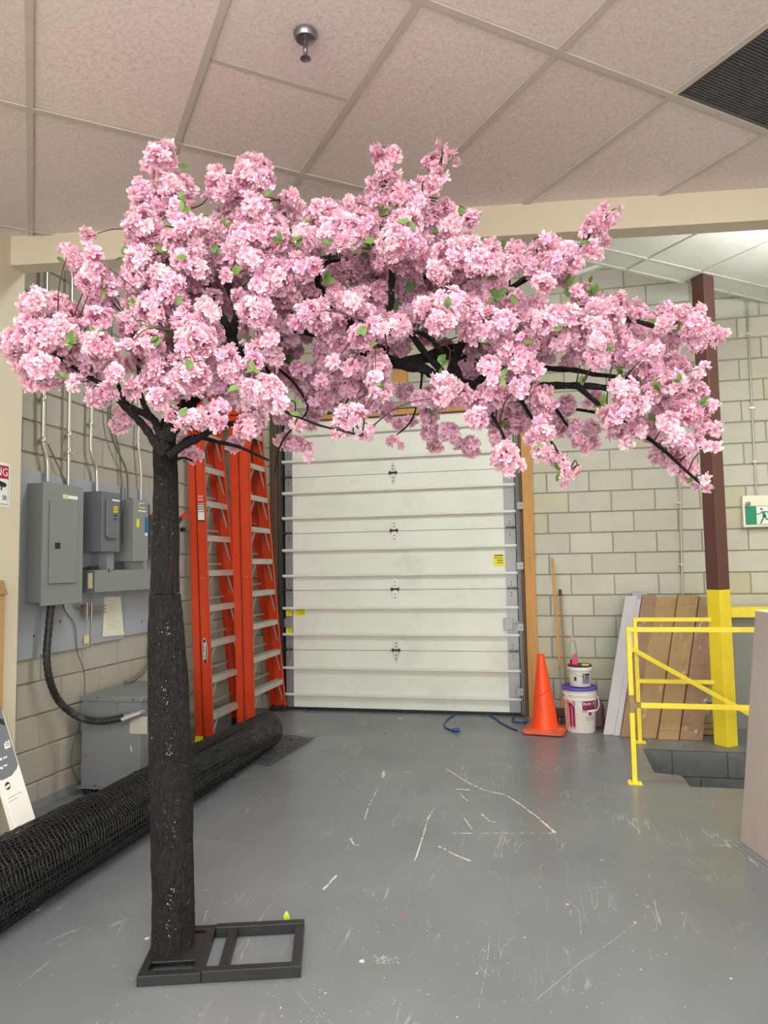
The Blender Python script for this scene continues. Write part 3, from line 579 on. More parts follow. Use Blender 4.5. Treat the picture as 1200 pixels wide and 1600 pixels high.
def yl(x0, y0, x1, y1, off=.0):
    a = onp(x0, y0, (0, yd-.005, 0), (0, 1, 0)); b = onp(x1, y1, (0, yd-.005, 0), (0, 1, 0)); return a, b
for q in ((771, 866, 788, 884), (461, 952, 477, 962), (447, 952, 456, 962), (447, 978, 456, 990)):
    a, b = yl(*q); s_ = MB().bb((a[0], yd-.0045, b[2]), (b[0], yd-.003, a[2])).build('warning_sticker', 'ywlab', door)
    w_ = b[0]-a[0]; h_ = a[2]-b[2]; mb = MB()
    MB().bb((a[0]+w_*.1, yd-.0052, a[2]-h_*.16), (b[0]-w_*.1, yd-.0045, a[2]-h_*.06)).build('print_line', 'dkprint', s_)
    for k in range(3): MB().bb((a[0]+w_*.3, yd-.0052, a[2]-h_*(.36+.2*k)), (b[0]-w_*.12, yd-.0045, a[2]-h_*(.30+.2*k))).build('print_line', 'dkprint', s_)
    mb = MB(); mb.bb((a[0]+w_*.1, yd-.0052, a[2]-h_*.38), (a[0]+w_*.25, yd-.0045, a[2]-h_*.26)); mb.build('red_mark', 'labelred', s_)
# jambs and header
tr = MB(); tr.bb((DX1+.062, YB-.036, 0), (DX1+.165, YB+.008, 3.62)); jam = tr.build('trim_2', 'wood', kind='structure', bev=.003)
MB().bb((DX1+.02, YB-.012, 0), (DX1+.06, YB+.06, 3.2)).build('trim_3', 'dkwood', kind='structure')
MB().bb((DX0-.14, YB-.03, 0), (DX0-.055, YB+.03, 3.3)).build('trim_4', 'dkwood', kind='structure')
MB().bb((DX0-.1, YB-.03, 3.085), (DX1+.062, YB+.03, 3.14)).build('trim_5', 'wood', kind='structure')
a = onp(614, 575, (0, YB-.02, 0), (0, 1, 0)); b = onp(637, 600, (0, YB-.02, 0), (0, 1, 0)); MB().bb((a[0], YB-.05, b[2]), (b[0], YB+.0, b[2]+.5)).build('trim_6', 'wood', kind='structure')
for y in (790, 884, 980, 1081):
    a = onp(813, y, (0, YB-.04, 0), (0, 1, 0)); mb = MB(); mb.bb((a[0]-.03, YB-.042, a[2]-.035), (a[0]+.03, YB-.036, a[2]+.035)); mb.bb((a[0]-.034, YB-.055, a[2]-.03), (a[0]-.028, YB-.036, a[2]+.03)); mb.lathe((a[0]+.01, YB-.046, a[2]), [(.009, -.006), (.009, .006)], 6); mb.build('track_clip', 'endcap', jam)

# ================================================================== COLUMN
pb_ = onz(1137, 1169)[:2]; s_ = .128
pc = pb_+(ea+eb)*s_/2*np.array(1)
def colbox(mb, c, h, z0, z1, pw=1.): mb.hull8(*[[np.array((*(c+ea*x*h+eb*y*h), z)) for x, y in ((-1, -1), (1, -1), (1, 1), (-1, 1))] for z in (z0, z1)])
pt = thing('steel_column', (*pc, 0), 'tall square steel column painted brown above and yellow below', 'column')
mb = MB(); colbox(mb, pc, s_/2, 0, 1.262); mb.build('lower_section', 'yellow', pt, bev=.006, label='bright yellow lower section')
mb = MB(); colbox(mb, pc, s_/2-.0005, 1.262, ZB-.004); mb.build('upper_section', 'brown', pt, bev=.006, label='dark brown upper section')

# ================================================================== GUARD RAILS
RW = .032
def rail_post(t, x, y, h):
    MB().bb((x-RW/2, y-RW/2, .006), (x+RW/2, y+RW/2, h-RW-.0005)).build('post', 'yellow', t, bev=.002)
    mb = MB(); mb.bb((x-.045, y-.04, 0), (x+.045, y+.04, .008)); mb.tube([(x+.03, y-.025, .006), (x+.03, y-.025, .018)], .008, 6); mb.tube([(x-.03, y+.02, .006), (x-.03, y+.02, .018)], .008, 6); mb.build('base_plate', 'yellow', t, bev=.001)
fr = onz(992, 1224); fx, fy = float(fr[0]), float(fr[1])
t = thing('guard_rail', (fx, fy, 0), 'nearer yellow steel guard rail in front of the floor pit, with bare patch', 'railing')
zt = ony(980, 980, fy)[2]; zm = ony(1000, 1102, fy)[2]
rail_post(t, fx, fy, zt)
MB().bb((fx-RW/2, fy-RW/2, zt-RW), (fx+2.2, fy+RW/2, zt)).build('top_rail', 'yellow', t, bev=.002)
MB().bb((fx+RW/2, fy-RW/2, zm-RW/2), (fx+2.2, fy+RW/2, zm+RW/2)).build('mid_rail', 'yellow', t, bev=.002)
MB().bb((fx-RW/2-.001, fy-RW/2-.001, zm-.05), (fx+RW/2+.001, fy+RW/2+.001, zm+.07)).build('chipped_patch', 'rust', t, bev=.002, label='bare brownish patch at the joint')
MB().bb((fx+RW/2, fy-RW/2-.001, zm-RW/2-.001), (fx+.06, fy+RW/2+.001, zm+RW/2+.001)).build('chipped_patch', 'rust', t)
for dx in (2.19,): rail_post(t, fx+dx, fy, zt)
rr = onz(1000, 1160); rx, ry = float(rr[0]), float(rr[1])
ze = ony(990, 965, ry)[2]; zm2 = ony(1000, 1064, ry)[2]
t = thing('guard_rail', (rx, ry, 0), 'farther yellow steel guard rail joined to the column behind the pit', 'railing')
rail_post(t, rx, ry, ze)
xe = float(pc[0]-.07)
MB().bb((rx-RW/2, ry-RW/2, ze-RW), (xe+.02, ry+RW/2, ze)).build('top_rail', 'yellow', t, bev=.002)
MB().bb((rx+RW/2, ry-RW/2, zm2-RW/2), (xe+.02, ry+RW/2, zm2+RW/2)).build('mid_rail', 'yellow', t, bev=.002)
# sloping stair rail from rear post down to the right front
ya = ry-.03; a = ony(986, 1013, ya); b = onp(1172, 1116, (0, ya-.25, 0), (0, 1, 0))
t = thing('stair_handrail', tuple(b), 'sloping yellow handrail running down over the pit from the far post', 'railing')
mb = MB(); d = b-a; mb.beam(a, b+d*.5, RW, RW); mb.build('sloping_bar', 'yellow', t, bev=.002)
mb = MB(); mb.beam(a+np.array((-.03, .03, .0)), a+np.array((.01, .0, .0)), RW*.8, RW*.8); mb.build('end_joint', 'rust', t)
e_ = b+d*.5; MB().bb((e_[0]-RW/2, e_[1]-RW/2, DP), (e_[0]+RW/2, e_[1]+RW/2, e_[2])).build('post', 'yellow', t)

# low parapet on the right with yellow cap
pp = ony(1147, 950, 6.95); zt_ = float(pp[2])
MB().bb((1.66, 7.0, 0), (3.4, 7.2, zt_-.08)).build('low_wall', 'slategrey', label='low grey painted wall behind the yellow column', cat='wall')
mb = MB(); mb.bb((1.62, 6.95, zt_-.085), (3.4, 7.2, zt_)); mb.bb((1.62, 6.94, zt_-.085), (3.4, 6.955, zt_+.006)); mb.build('cap_rail', 'yellow', bev=.003, label='flat yellow cap beam on the low grey wall right of the column', cat='beam')

# exit sign
ex0, ex1 = ony(1159, 775, YB-.05), ony(1162, 824, YB-.05)
X0, Z1, Z0 = float(ex0[0]), float(ex0[2]), float(ex1[2]); WX = .50
t = thing('exit_sign', (X0+WX/2, YB-.03, Z0), 'green running man exit sign with cream case on the block wall', 'sign')
MB().bb((X0, YB-.06, Z0), (X0+WX, YB-.002, Z1)).build('case', 'exitbody', t, bev=.006)
gz1 = Z1-.098; gz0 = Z0+.022; yf = YB-.0605
MB().bb((X0+.018, yf-.002, gz0), (X0+WX-.018, yf+.001, gz1)).build('green_panel', 'exitg', t)
mx0 = X0+.115; mw = .115
mpan = MB().bb((mx0, yf-.003, gz0+.004), (mx0+mw, yf-.002, gz1-.004)).build('white_panel', 'signwhite', t)
H = gz1-gz0
def fl(mb, pts, w_):
    P = [np.array((mx0+p[0]*mw, yf-.004, gz0+p[1]*H)) for p in pts]
    for a, b in zip(P, P[1:]): mb.beam(a, b, w_, .0015, (0, 1, 0))
    for p in P: mb.prism([p+np.array((math.cos(a)*w_/2, 0, math.sin(a)*w_/2)) for a in np.linspace(0, 2*math.pi, 10, endpoint=False)], (0, -.0008, 0))
mb = MB(); c = np.array((mx0+.38*mw, yf-.005, gz0+.82*H)); mb.prism([c+np.array((math.cos(a)*.011, 0, math.sin(a)*.011)) for a in np.linspace(0, 2*math.pi, 14, endpoint=False)], (0, .001, 0))
fl(mb, [(.52, .62), (.58, .45)], .028); fl(mb, [(0, .56), (.2, .56), (.42, .68), (.6, .68), (.8, .68), (.92, .54)], .009); fl(mb, [(.52, .42), (.45, .3), (.28, .08)], .014); fl(mb, [(.6, .45), (.72, .28), (1.0, .27)], .013)
mb.build('running_man', 'exitg', t, label='green running figure')
mb = MB(); ax = X0+.26; az = (gz0+gz1)/2; mb.prism([(ax, yf-.003, az-.012), (ax+.07, yf-.003, az-.012), (ax+.07, yf-.003, az-.04), (ax+.13, yf-.003, az), (ax+.07, yf-.003, az+.04), (ax+.07, yf-.003, az+.012), (ax, yf-.003, az+.012)], (0, -.001, 0)); mb.build('arrow', 'signwhite', t)
lc = ony(1168, 787, YB-.06)
mb = MB(); mb.tube([(lc[0], YB-.06, lc[2]), (lc[0], YB-.085, lc[2]-.004)], .024, 18); mb.build('lamp_head', 'exitbody', t, smooth=True)
mb = MB(); mb.tube([(lc[0], YB-.084, lc[2]-.004), (lc[0], YB-.088, lc[2]-.005)], .021, 18); mb.tube([(lc[0]-.003, YB-.088, lc[2]), (lc[0]-.003, YB-.093, lc[2])], .008, 10); mb.build('reflector', 'chrome', t, smooth=True)
# thin conduits on the back wall
def wall_conduit(px, label, r=.009, mats='conduit'):
    P = [ony(x, y, YB-.02) for x, y in px]; P = [np.array((p[0], YB-.016, p[2])) for p in P]
    t = thing('conduit', tuple(P[-1]), label, 'conduit'); MB().tube(P, r, 8).build('pipe', mats, t, smooth=True)
    for f_ in (.25, .6, .85):
        c = P[0]*(1-f_)+P[-1]*f_; MB().bb((c[0]-.022, YB-.028, c[2]-.007), (c[0]+.022, YB-.0, c[2]+.007)).build('strap', mats, t)
wall_conduit([(1165, 440), (1167, 470), (1182, 772)], 'thin steel conduit dropping down the block wall to the exit sign')
wall_conduit([(1050, 560), (1062, 745), (1067, 940)], 'thin steel conduit on the block wall left of the column behind leaning boxes')

# ================================================================== POLES, CONE, PAILS
def tubething(name, label, cat, P, r, m, extra=None):
    t = thing(name, tuple(P[0]), label, cat); MB().tube(P, r, 14).build('handle', m, t, smooth=True); return t
pa = ony(878, 1092, 7.05); pb2 = ony(863, 872, 7.20)
t = thing('broom', (pa[0], pa[1], 0), 'tall varnished wooden broom handle leaning on the block wall', 'broom')
d = pb2-pa; j1 = pa+d*.23
mb = MB(); mb.tube([j1, pa+d*.97, pb2], [.0125, .0125, .008], 14); mb.build('handle', 'polewood', t, smooth=True)
mb = MB(); mb.tube([pa+d*.0, pa+d*.04, pa+d*.05, pa+d*.2, j1], [.016, .016, .009, .009, .014], 12); mb.build('clamp', 'endcap', t, smooth=True)
b0 = np.array((pa[0]+.01, 7.0, .14)); mb = MB(); mb.tube([b0, pa], .016, 12); mb.build('lower_socket', 'polewood', t, smooth=True)
MB().bb((b0[0]-.16, 6.96, .07), (b0[0]+.12, 7.05, .14)).build('head', 'dkred', t, bev=.01)
mb = MB()
for k in range(60): x = b0[0]-.15+.26*random.random(); y = 6.97+.07*random.random(); mb.tube([(x, y, .08), (x+random.uniform(-.015, .015), y+random.uniform(-.01, .01), .002)], .002, 4)
mb.build('bristles', 'rubber', t, kind='stuff')
pa = ony(886, 1095, 7.12); pb2 = ony(875, 921, 7.22)
t = thing('mop_pole', (pa[0], pa[1], 0), 'shorter aged wooden pole with dark red cap beside the broom', 'pole')
d = pb2-pa; g = pa-d*(pa[2]/d[2])*.97
MB().tube([g, pb2-d*.05], .011, 12).build('handle', 'polegrey', t, smooth=True)
MB().tube([pb2-d*.06, pb2-d*.01, pb2], [.0155, .0155, .013], 12).build('cap', 'dkred', t, smooth=True)

# traffic cone
cc = onz(852, 1143); cx, cy = float(cc[0]), float(cc[1]); ch = ony(847, 1022, cy)[2]
t = thing('traffic_cone', (cx, cy, 0), 'weathered orange traffic cone with black scuff beside the white pail', 'cone')
an = math.radians(-8); cX = np.array((math.cos(an), math.sin(an))); cY = np.array((-cX[1], cX[0])); q = []
hw = .18
for (a, b) in ((1, .86), (.86, 1), (-.86, 1), (-1, .86), (-1, -.86), (-.86, -1), (.86, -1), (1, -.86)): q.append(np.array((*(np.array((cx, cy))+cX*a*hw+cY*b*hw), .008)))
mb = MB().prism(q, (0, 0, .022)); mb.lathe((cx, cy, .028), [(.16, 0), (.15, .008), (.12, .014)], 30); mb.build('base', 'conebase', t, bev=.003, label='scuffed paler orange base')
mb = MB()
for a, b in ((1, 1), (-1, 1), (-1, -1), (1, -1)): MB().box(np.array((*(np.array((cx, cy))+cX*a*hw*.8+cY*b*hw*.8), .004)), (.05, .05, .008)).build('foot', 'rubber', t)
lx = -.018
prof = [(.128, .03), (.123, .045), (.117, .07), (.075, ch*.55), (.036, ch*.93), (.034, ch*.95), (.032, ch-.004), (.026, ch), (.022, ch), (.022, ch-.05)]
mb = MB(); mb.lathe((cx, cy, 0), prof, 40, cap=False)
mb.v = [(x+lx*(z/ch), y, z) for x, y, z in mb.v]; mb.build('cone_body', 'cone', t, smooth=True)
a = onp(845, 1087, (0, cy-.085, 0), (0, 1, 0)); b = onp(861, 1076, (0, cy-.085, 0), (0, 1, 0)); mb = MB()
def conept(x, z): r = .118*(1-(z-.07)/(ch*.95-.07))+.034*((z-.07)/(ch*.95-.07)); xx = x-cx-lx*z/ch; return np.array((x, cy-math.sqrt(max(r*r-xx*xx, 1e-5))-.001, z))
mb.tube([conept(a[0]+(b[0]-a[0])*k/6, a[2]+(b[2]-a[2])*k/6) for k in range(7)], .002, 5); mb.build('scuff', 'black', t)

# big pail
pc_ = onz(908, 1140); bx, by = float(pc_[0])-.0, 6.74; bx = float(ony(906, 1100, by)[0])
hb = float(ony(905, 1072, by)[2])
t = thing('white_pail', (bx, by, 0), 'large white plastic pail with purple lid and maroon label', 'bucket')
mb = MB().lathe((bx, by, 0), [(.10, .0), (.124, .002), (.128, .012), (.138, hb-.11), (.146, hb-.108), (.147, hb-.1), (.141, hb-.096), (.142, hb-.066), (.150, hb-.064), (.151, hb-.056), (.145, hb-.052), (.146, hb-.03), (.153, hb-.026), (.153, hb-.018), (.146, hb-.012)], 48); mb.build('body', 'pail', t, smooth=True)
mb = MB().lathe((bx, by, hb-.022), [(.150, 0), (.158, .0), (.160, .006), (.160, .02), (.156, .026), (.148, .026), (.144, .016), (.0, .016)], 48); mb.build('lid', 'purple', t, smooth=True)
def wrap(mb, c, r, a0, a1, z0, z1, n=8, dr=.001):   # curved label patch; angle measured from -y (towards camera), + to the right
    P = []
    for k in range(n+1):
        a = a0+(a1-a0)*k/n; P.append((math.sin(a), -math.cos(a)))
    V = [(c[0]+x*(r(z)+dr), c[1]+y*(r(z)+dr), z) for z in (z0, z1) for x, y in P]
    V += [(c[0]+x*(r(z)+dr*.2), c[1]+y*(r(z)+dr*.2), z) for z in (z0, z1) for x, y in P]
    m_ = n+1; F = [(i, i+1, m_+i+1, m_+i) for i in range(n)]+[(2*m_+i, 3*m_+i, 3*m_+i+1, 2*m_+i+1) for i in range(n)]+[(i, 2*m_+i, 2*m_+i+1, i+1) for i in range(n)]+[(m_+i, m_+i+1, 3*m_+i+1, 3*m_+i) for i in range(n)]
    return mb.add(V, F)
rP = lambda z: .128+(z-.012)/(hb-.12)*.010
C_ = (bx, by)
lab = wrap(MB(), C_, rP, .10, 1.15, .19, .30).build('label', 'maroon', t)
wrap(MB(), C_, rP, -1.1, -.35, .04, .30).build('pink_print', 'pinkp', t)
for q_ in ((-.78, -.62, .06, .26, 3, .002), (-.55, -.4, .06, .26, 3, .002), (-.85, -.35, .245, .262, 3, .0025)): wrap(MB(), C_, rP, *q_).build('roller_print', 'maroon', t)
for q_ in ((.3, .95, .135, .139, 6, .0015), (.35, .95, .118, .121, 6, .0015), (-.9, -.3, .235, .24, 4, .003)): wrap(MB(), C_, rP, *q_).build('print_line', 'dkprint', t)
mb = MB(); wrap(mb, C_, rP, .52, .76, .165, .21, 4, .0025); mb.build('emblem', 'dkprint', t); mb = MB(); wrap(mb, C_, rP, .56, .72, .155, .178, 4, .0032); mb.build('emblem_tip', 'labelred', t)
a_ = .42; nrm = np.array((math.sin(a_), -math.cos(a_), 0)); tx = np.array((math.cos(a_), math.sin(a_), 0))
text('lettering', 'Benn', .04, np.array((bx, by, .262))+nrm*.1375, tx, Zv, 'signwhite', t)
a_ = .98; nrm = np.array((math.sin(a_), -math.cos(a_), 0)); tx = np.array((math.cos(a_), math.sin(a_), 0))
text('lettering', 'Jo', .04, np.array((bx, by, .268))+nrm*.1375, tx, Zv, 'signwhite', t)
aL = np.array((bx-.135*math.cos(.35), by-.14*math.sin(.9), hb-.085)); aR = np.array((bx+.149, by-.03, hb-.095))
hp = bez([ony(882, 1080, by-.13), ony(893, 1098, by-.17), ony(906, 1109, by-.18), ony(920, 1112, by-.18), ony(931, 1111, by-.13), ony(936, 1102, by-.09), ony(934, 1090, by-.05), ony(930, 1086, by-.04)], 5)
MB().tube(hp, .0035, 8).build('bail_handle', 'pail', t, smooth=True)
MB().tube([ony(918, 1111.5, by-.18), ony(931, 1110, by-.135)], .009, 10).build('grip', 'pail', t, smooth=True)
# small pail
hz = hb+.004; h2 = float(ony(905, 1038, by)[2]); sx, sy = float(ony(906, 1050, by)[0]), by
t = thing('small_pail', (sx, sy, hz), 'small white tub with black lid stacked on the large pail', 'bucket')
dz = h2-hz
MB().lathe((sx, sy, hz), [(.08, 0), (.088, .002), (.092, .01), (.097, dz*.72), (.105, dz*.73), (.108, dz*.76), (.108, dz*.9), (.104, dz*.94)], 40).build('body', 'pail', t, smooth=True)
MB().lathe((sx, sy, hz+dz*.9), [(.1, 0), (.106, .0), (.107, .014), (.102, .018), (.096, .012), (.0, .012)], 40).build('lid', 'lidblack', t, smooth=True)
rS = lambda z: .092+(z-hz)/dz*.007
wrap(MB(), (sx, sy), rS, .16, .95, hz+.03, hz+.12, 6).build('label', 'lilac', t)
for q_ in ((.16, .42, .03, .12), (.46, .9, .1, .12), (.46, .9, .078, .086), (-.6, -.38, .055, .09)): wrap(MB(), (sx, sy), rS, q_[0], q_[1], hz+q_[2], hz+q_[3], 3, .0015).build('print_block', 'dkprint', t)
a_ = .29; nrm = np.array((math.sin(a_), -math.cos(a_), 0)); tx = np.array((math.cos(a_), math.sin(a_), 0))
text('lettering', 'HOLD', .03, np.array((sx, sy, hz+.075))+nrm*.0995, Zv, -tx, 'signwhite', t)
hp = bez([ony(888, 1042, sy-.08), ony(893, 1051, sy-.11), ony(903, 1055, sy-.115), ony(918, 1057, sy-.1), ony(924, 1048, sy-.06), ony(925, 1041, sy-.03)], 4)
MB().tube(hp, .0018, 6).build('bail_handle', 'endcap', t, smooth=True)
# soap bottle & sponge on the tub
lz_ = hz+dz*.9+.013
zb0 = lz_; ztop = float(ony(895, 991, sy)[2]); bxx = float(ony(897, 1030, sy-.02)[0]); byy = sy-.03
t = thing('dish_soap_bottle', (bxx, byy, zb0), 'clear dish soap bottle with red liquid standing on the small tub', 'bottle')
hh = ztop-zb0
def lens(mb, prof, sxx=1., syy=.62):
    b = MB().lathe((0, 0, 0), prof, 24); b.v = [(bxx+x*sxx-.012*(z/hh), byy+y*syy, zb0+z) for x, y, z in b.v]; mb.add(b.v, b.f)
mb = MB(); lens(mb, [(.02, 0), (.034, .003), (.036, .03), (.033, hh*.55), (.031, hh*.66), (.022, hh*.78), (.011, hh*.84), (.0105, hh*.88)]); mb.build('bottle_body', 'clear', t, smooth=True)
mb = MB(); lens(mb, [(.018, .002), (.033, .004), (.034, .03), (.032, .055)]); mb.build('liquid', 'soap', t, smooth=True)
mb = MB(); lens(mb, [(.014, hh*.87), (.014, hh*.92), (.008, hh*.94), (.007, hh*.99), (.004, hh)]); mb.build('cap', 'pinkp', t, smooth=True)
mb = MB(); mb.prism([np.array((bxx+.004+x, byy-.0245, zb0+z)) for x, z in ((-.024, .012), (.026, .012), (.028, .06), (.022, .095), (.012, .105), (-.004, .105), (-.016, .095), (-.024, .06))], (0, .002, 0)); mb.build('label', 'labelred', t)
MB().bb((bxx-.012, byy-.026, zb0+.062), (bxx+.022, byy-.0245, zb0+.077)).build('brand_panel', 'labelgreen', t)
sxp = sx+.05
t = thing('sponge', (sxp, sy-.02, lz_), 'yellow sponge with green scourer on the small tub lid', 'sponge')
MB().bb((sxp-.035, sy-.06, lz_), (sxp+.03, sy-.0, lz_+.012)).build('sponge_layer', 'sponge_y', t, bev=.003); MB().bb((sxp-.045, sy-.0, lz_), (sxp+.035, sy+.055, lz_+.012)).build('scourer_layer', 'sponge_g', t, bev=.003)
# dark red object behind the pail (dustpan standing)
a = ony(934, 1090, 6.9); b = ony(943, 1132, 6.9)
t = thing('dustpan', (float(a[0]), 6.9, 0), 'dark red plastic dustpan standing behind the white pail', 'dustpan')
x0 = float(a[0])-.14; x1 = float(b[0]); zz = float(a[2])
MB().prism([(x0, 6.88, .0), (x1+.005, 6.88, .0), (x1, 6.9, zz-.05), (x1-.02, 6.905, zz-.01), (x1-.05, 6.91, zz), (x0, 6.91, zz)], (0, .02, 0)).build('pan', 'dkred', t, bev=.006)
MB().bb((x1-.008, 6.82, .0), (x1+.004, 6.9, zz-.06)).build('side_lip', 'dkred', t, bev=.004)
MB().bb((x0+.04, 6.89, zz), (x0+.08, 6.91, zz+.06)).build('handle', 'dkred', t, bev=.004)
# dark object behind the cone (broom/box)
x0, x1 = float(ony(822, 1115, 7.12)[0]), float(ony(842, 1115, 7.12)[0])
# blue extension cord
P = [onz(*q, .008) for q in ((712, 1141), (703, 1140), (695, 1135), (697, 1126), (715, 1114), (740, 1109), (765, 1117), (785, 1130), (800, 1138), (808, 1141))]
t = thing('extension_cord', tuple(P[2]), 'blue extension cord lying on the floor left of the cone', 'cord')
MB().tube(bez(P, 6), .008, 8).build('cable', 'bluecord', t, smooth=True)
q = onz(711, 1141, .015); MB().tube([q+np.array((-.03, .0, 0)), q+np.array((.0, .0, .002)), q+np.array((.04, .01, .004))], [.012, .019, .019], 10).build('plug', 'bluecord', t, smooth=True)
P = [onz(*q, .008) for q in ((803, 1121), (800, 1125), (806, 1128), (816, 1129), (824, 1128))]
t = thing('cord_loop', tuple(P[1]), 'short loop of blue cord by the foot of the pine jamb', 'cord'); MB().tube(bez(P, 5), .007, 8).build('cable', 'bluecord', t, smooth=True)
t = thing('wood_scrap', tuple(onz(832, 1116)), 'small pale wood offcut at the foot of the pine jamb', 'wood'); a = onz(831, 1117); MB().beam(a+np.array((-.05, 0, .012)), a+np.array((.12, .03, .05)), .04, .018).build('offcut', 'polegrey', t)

# leaning boards and boxes on the back wall ---------------------------------------
def leaner(name, label, cat, pb, ptop, ybot, ytop, th, m, group=None, film=False, z=None):
    """front face given by bottom (x px left,right,y) and top (x px left,right,y)"""
    bl, br = onp(pb[0], pb[2], (0, ybot, 0), (0, 1, 0)), onp(pb[1], pb[2], (0, ybot, 0), (0, 1, 0))
    tl, tr_ = onp(ptop[0], ptop[2], (0, ytop, 0), (0, 1, 0)), onp(ptop[1], ptop[2], (0, ytop, 0), (0, 1, 0))
    bl[2] = br[2] = .002; tz = (tl[2]+tr_[2])/2; tl[2] = tr_[2] = tz
    n = np.array((0, th, 0)); t = thing(name, ((bl[0]+br[0])/2, ybot, 0), label, cat, group)
    q = [bl, br, tr_, tl]; o = MB().prism(q, n).build('carton' if cat == 'box' else 'board', m, t, bev=.003)
    if cat == 'box':
        mb = MB(); c0 = (bl+br)/2; c1 = (tl+tr_)/2; sx_ = (br-bl)*.03
        for f_ in (.06, .5, .93): a = bl+(tl-bl)*f_; b = br+(tr_-br)*f_; MB().beam(a+np.array((0, -.001, 0)), b+np.array((0, -.001, 0)), .002, .004, (0, 1, 0)).build('fold_line', 'cardb2', t)
    if film:   # crumpled clear film sleeve: facets of clear plastic hugging the front
        mb = MB(); nu, nv = 7, 22; G = []
        for j in range(nv+1):
            for i in range(nu+1):
                a = bl+(br-bl)*i/nu; b = tl+(tr_-tl)*i/nu; p = a+(b-a)*j/nv+np.array((random.uniform(-.006, .006), -.004-random.random()*.02, random.uniform(-.01, .01))); G.append(p)
        mb.add(G, [(j*(nu+1)+i, j*(nu+1)+i+1, (j+1)*(nu+1)+i+1, (j+1)*(nu+1)+i) for j in range(nv) for i in range(nu)]); mb.build('plastic_wrap', 'film', t, label='clear crumpled plastic sleeve')
    return t
leaner('foam_board', 'narrow light grey foam board leaning on the wall, leftmost of the stack', 'board', (943, 962, 1155), (977, 996, 931), 6.60, 7.10, .03, 'foam')
leaner('foam_board', 'grey foam board with pale edge strip, second from left', 'board', (960, 969, 1158), (994, 1002, 936), 6.58, 7.10, .03, 'foam')
leaner('foam_board', 'darker grey board end sticking up behind the other foam boards', 'board', (966, 985, 1152), (988, 1012, 925), 6.72, 7.16, .02, 'board')
leaner('flat_carton', 'reddish brown flat carton leaning behind the yellow posts', 'box', (970, 1000, 1158), (1004, 1025, 929), 6.55, 7.12, .06, 'cardb2', film=True)
leaner('flat_carton', 'tall brown carton in plastic between the posts and the middle one', 'box', (994, 1026, 1157), (1022, 1058, 934), 6.52, 7.12, .06, 'cardb', film=True)
leaner('flat_carton', 'middle tall brown carton in crumpled clear plastic', 'box', (1028, 1060, 1157), (1060, 1092, 930), 6.50, 7.10, .07, 'cardb', film=True)
leaner('flat_carton', 'rightmost tall brown carton beside the yellow column', 'box', (1062, 1098, 1158), (1093, 1122, 933), 6.52, 7.10, .07, 'cardb2', film=True)
a = onz(1108, 1152); t = thing('wood_blocks', tuple(a), 'small stack of brown wood blocks between cartons and column', 'wood')
for k in range(3): MB().box(a+np.array((.0+.01*k, .12, .03+.05*k)), (.14-.02*k, .14, .045)).build('wood_block', 'polegrey', t, bev=.003)

# near right linen-covered panel
q = onz(1157, 1315); qx, qy = float(q[0]), float(q[1])
d2 = onz(1200, 1347)-q; d2 = d2/np.linalg.norm(d2); nn = np.array([d2[1]*-1, d2[0], 0]);
nn = nn if nn[0] > 0 else -nn
top = onp(1180, 955, q, (0, 1, 0)); tilt = (top-q)
t = thing('leaning_panel', (qx, qy, 0), 'large taupe linen-textured panel standing at right edge near camera', 'panel')
wv = d2*.9; mb = MB()
P = [q, q+wv, q+wv+nn*.05, q+nn*.05]; tz = float(top[2]); tl = np.array((tilt[0], tilt[1], tz))
mb.hull8(P, [p+tl for p in P]); mb.build('panel', 'linen', t, bev=.002)
mb = MB()
for k in range(2): c = q+d2*(.02+.02*k)+np.array((0, -.0, .0)); mb.beam(q+d2*0-nn*(.03+.03*k)+np.array((0, 0, .002)), q+wv-nn*(.03+.03*k)+np.array((0, 0, .002)), .012, .003)
mb.build('floor_strip', 'slategrey', t)
MB().hull8([q+wv*.0+tl*1.0+np.array((0, 0, .0)), q+wv+tl, q+wv+nn*.05+tl, q+nn*.05+tl], [q+tl+np.array((0, 0, .006)), q+wv+tl+np.array((0, 0, .006)), q+wv+nn*.05+tl+np.array((0, 0, .006)), q+nn*.05+tl+np.array((0, 0, .006))]).build('edge_tape', 'whiteplain', t)
# ================================================================== LEFT WALL EQUIPMENT
def lbox(mb, u0, u1, z0, z1, o0, o1, mi=0):
    return mb.hull8([Lw(u0, z0, o0), Lw(u1, z0, o0), Lw(u1, z0, o1), Lw(u0, z0, o1)], [Lw(u0, z1, o0), Lw(u1, z1, o0), Lw(u1, z1, o1), Lw(u0, z1, o1)], mi)
def lpoly(mb, pts, o0, th): return mb.prism([Lw(u, z, o0) for u, z in pts], NL*th)
# backing boards
def zb(x): return Lq(x, 1036-.228*(x-19), .02)[1]
for k, (x0, x1, yt) in enumerate(((20, 66, 733), (66.5, 143, 746), (144, 195, 757), (195.5, 262, 767))):
    u0 = -.55 if k == 0 else Lq(x0, 850, .02)[0]; u1 = Lq(x1, 850, .02)[0]; zt2 = Lq((x0+x1)/2, yt, .02)[1]
    lab = ['blue-grey painted plywood board at far left behind the breaker panel', 'blue-grey plywood board directly behind the large breaker panel', 'blue-grey plywood board behind the smaller slate disconnect box', 'blue-grey plywood board half hidden behind the tree trunk'][k]
    o = lbox(MB(), u0, u1-.002, zb((x0+x1)/2), zt2, .001, .02).build('backing_board', 'board', label=lab, cat='board', group=None, bev=.002)
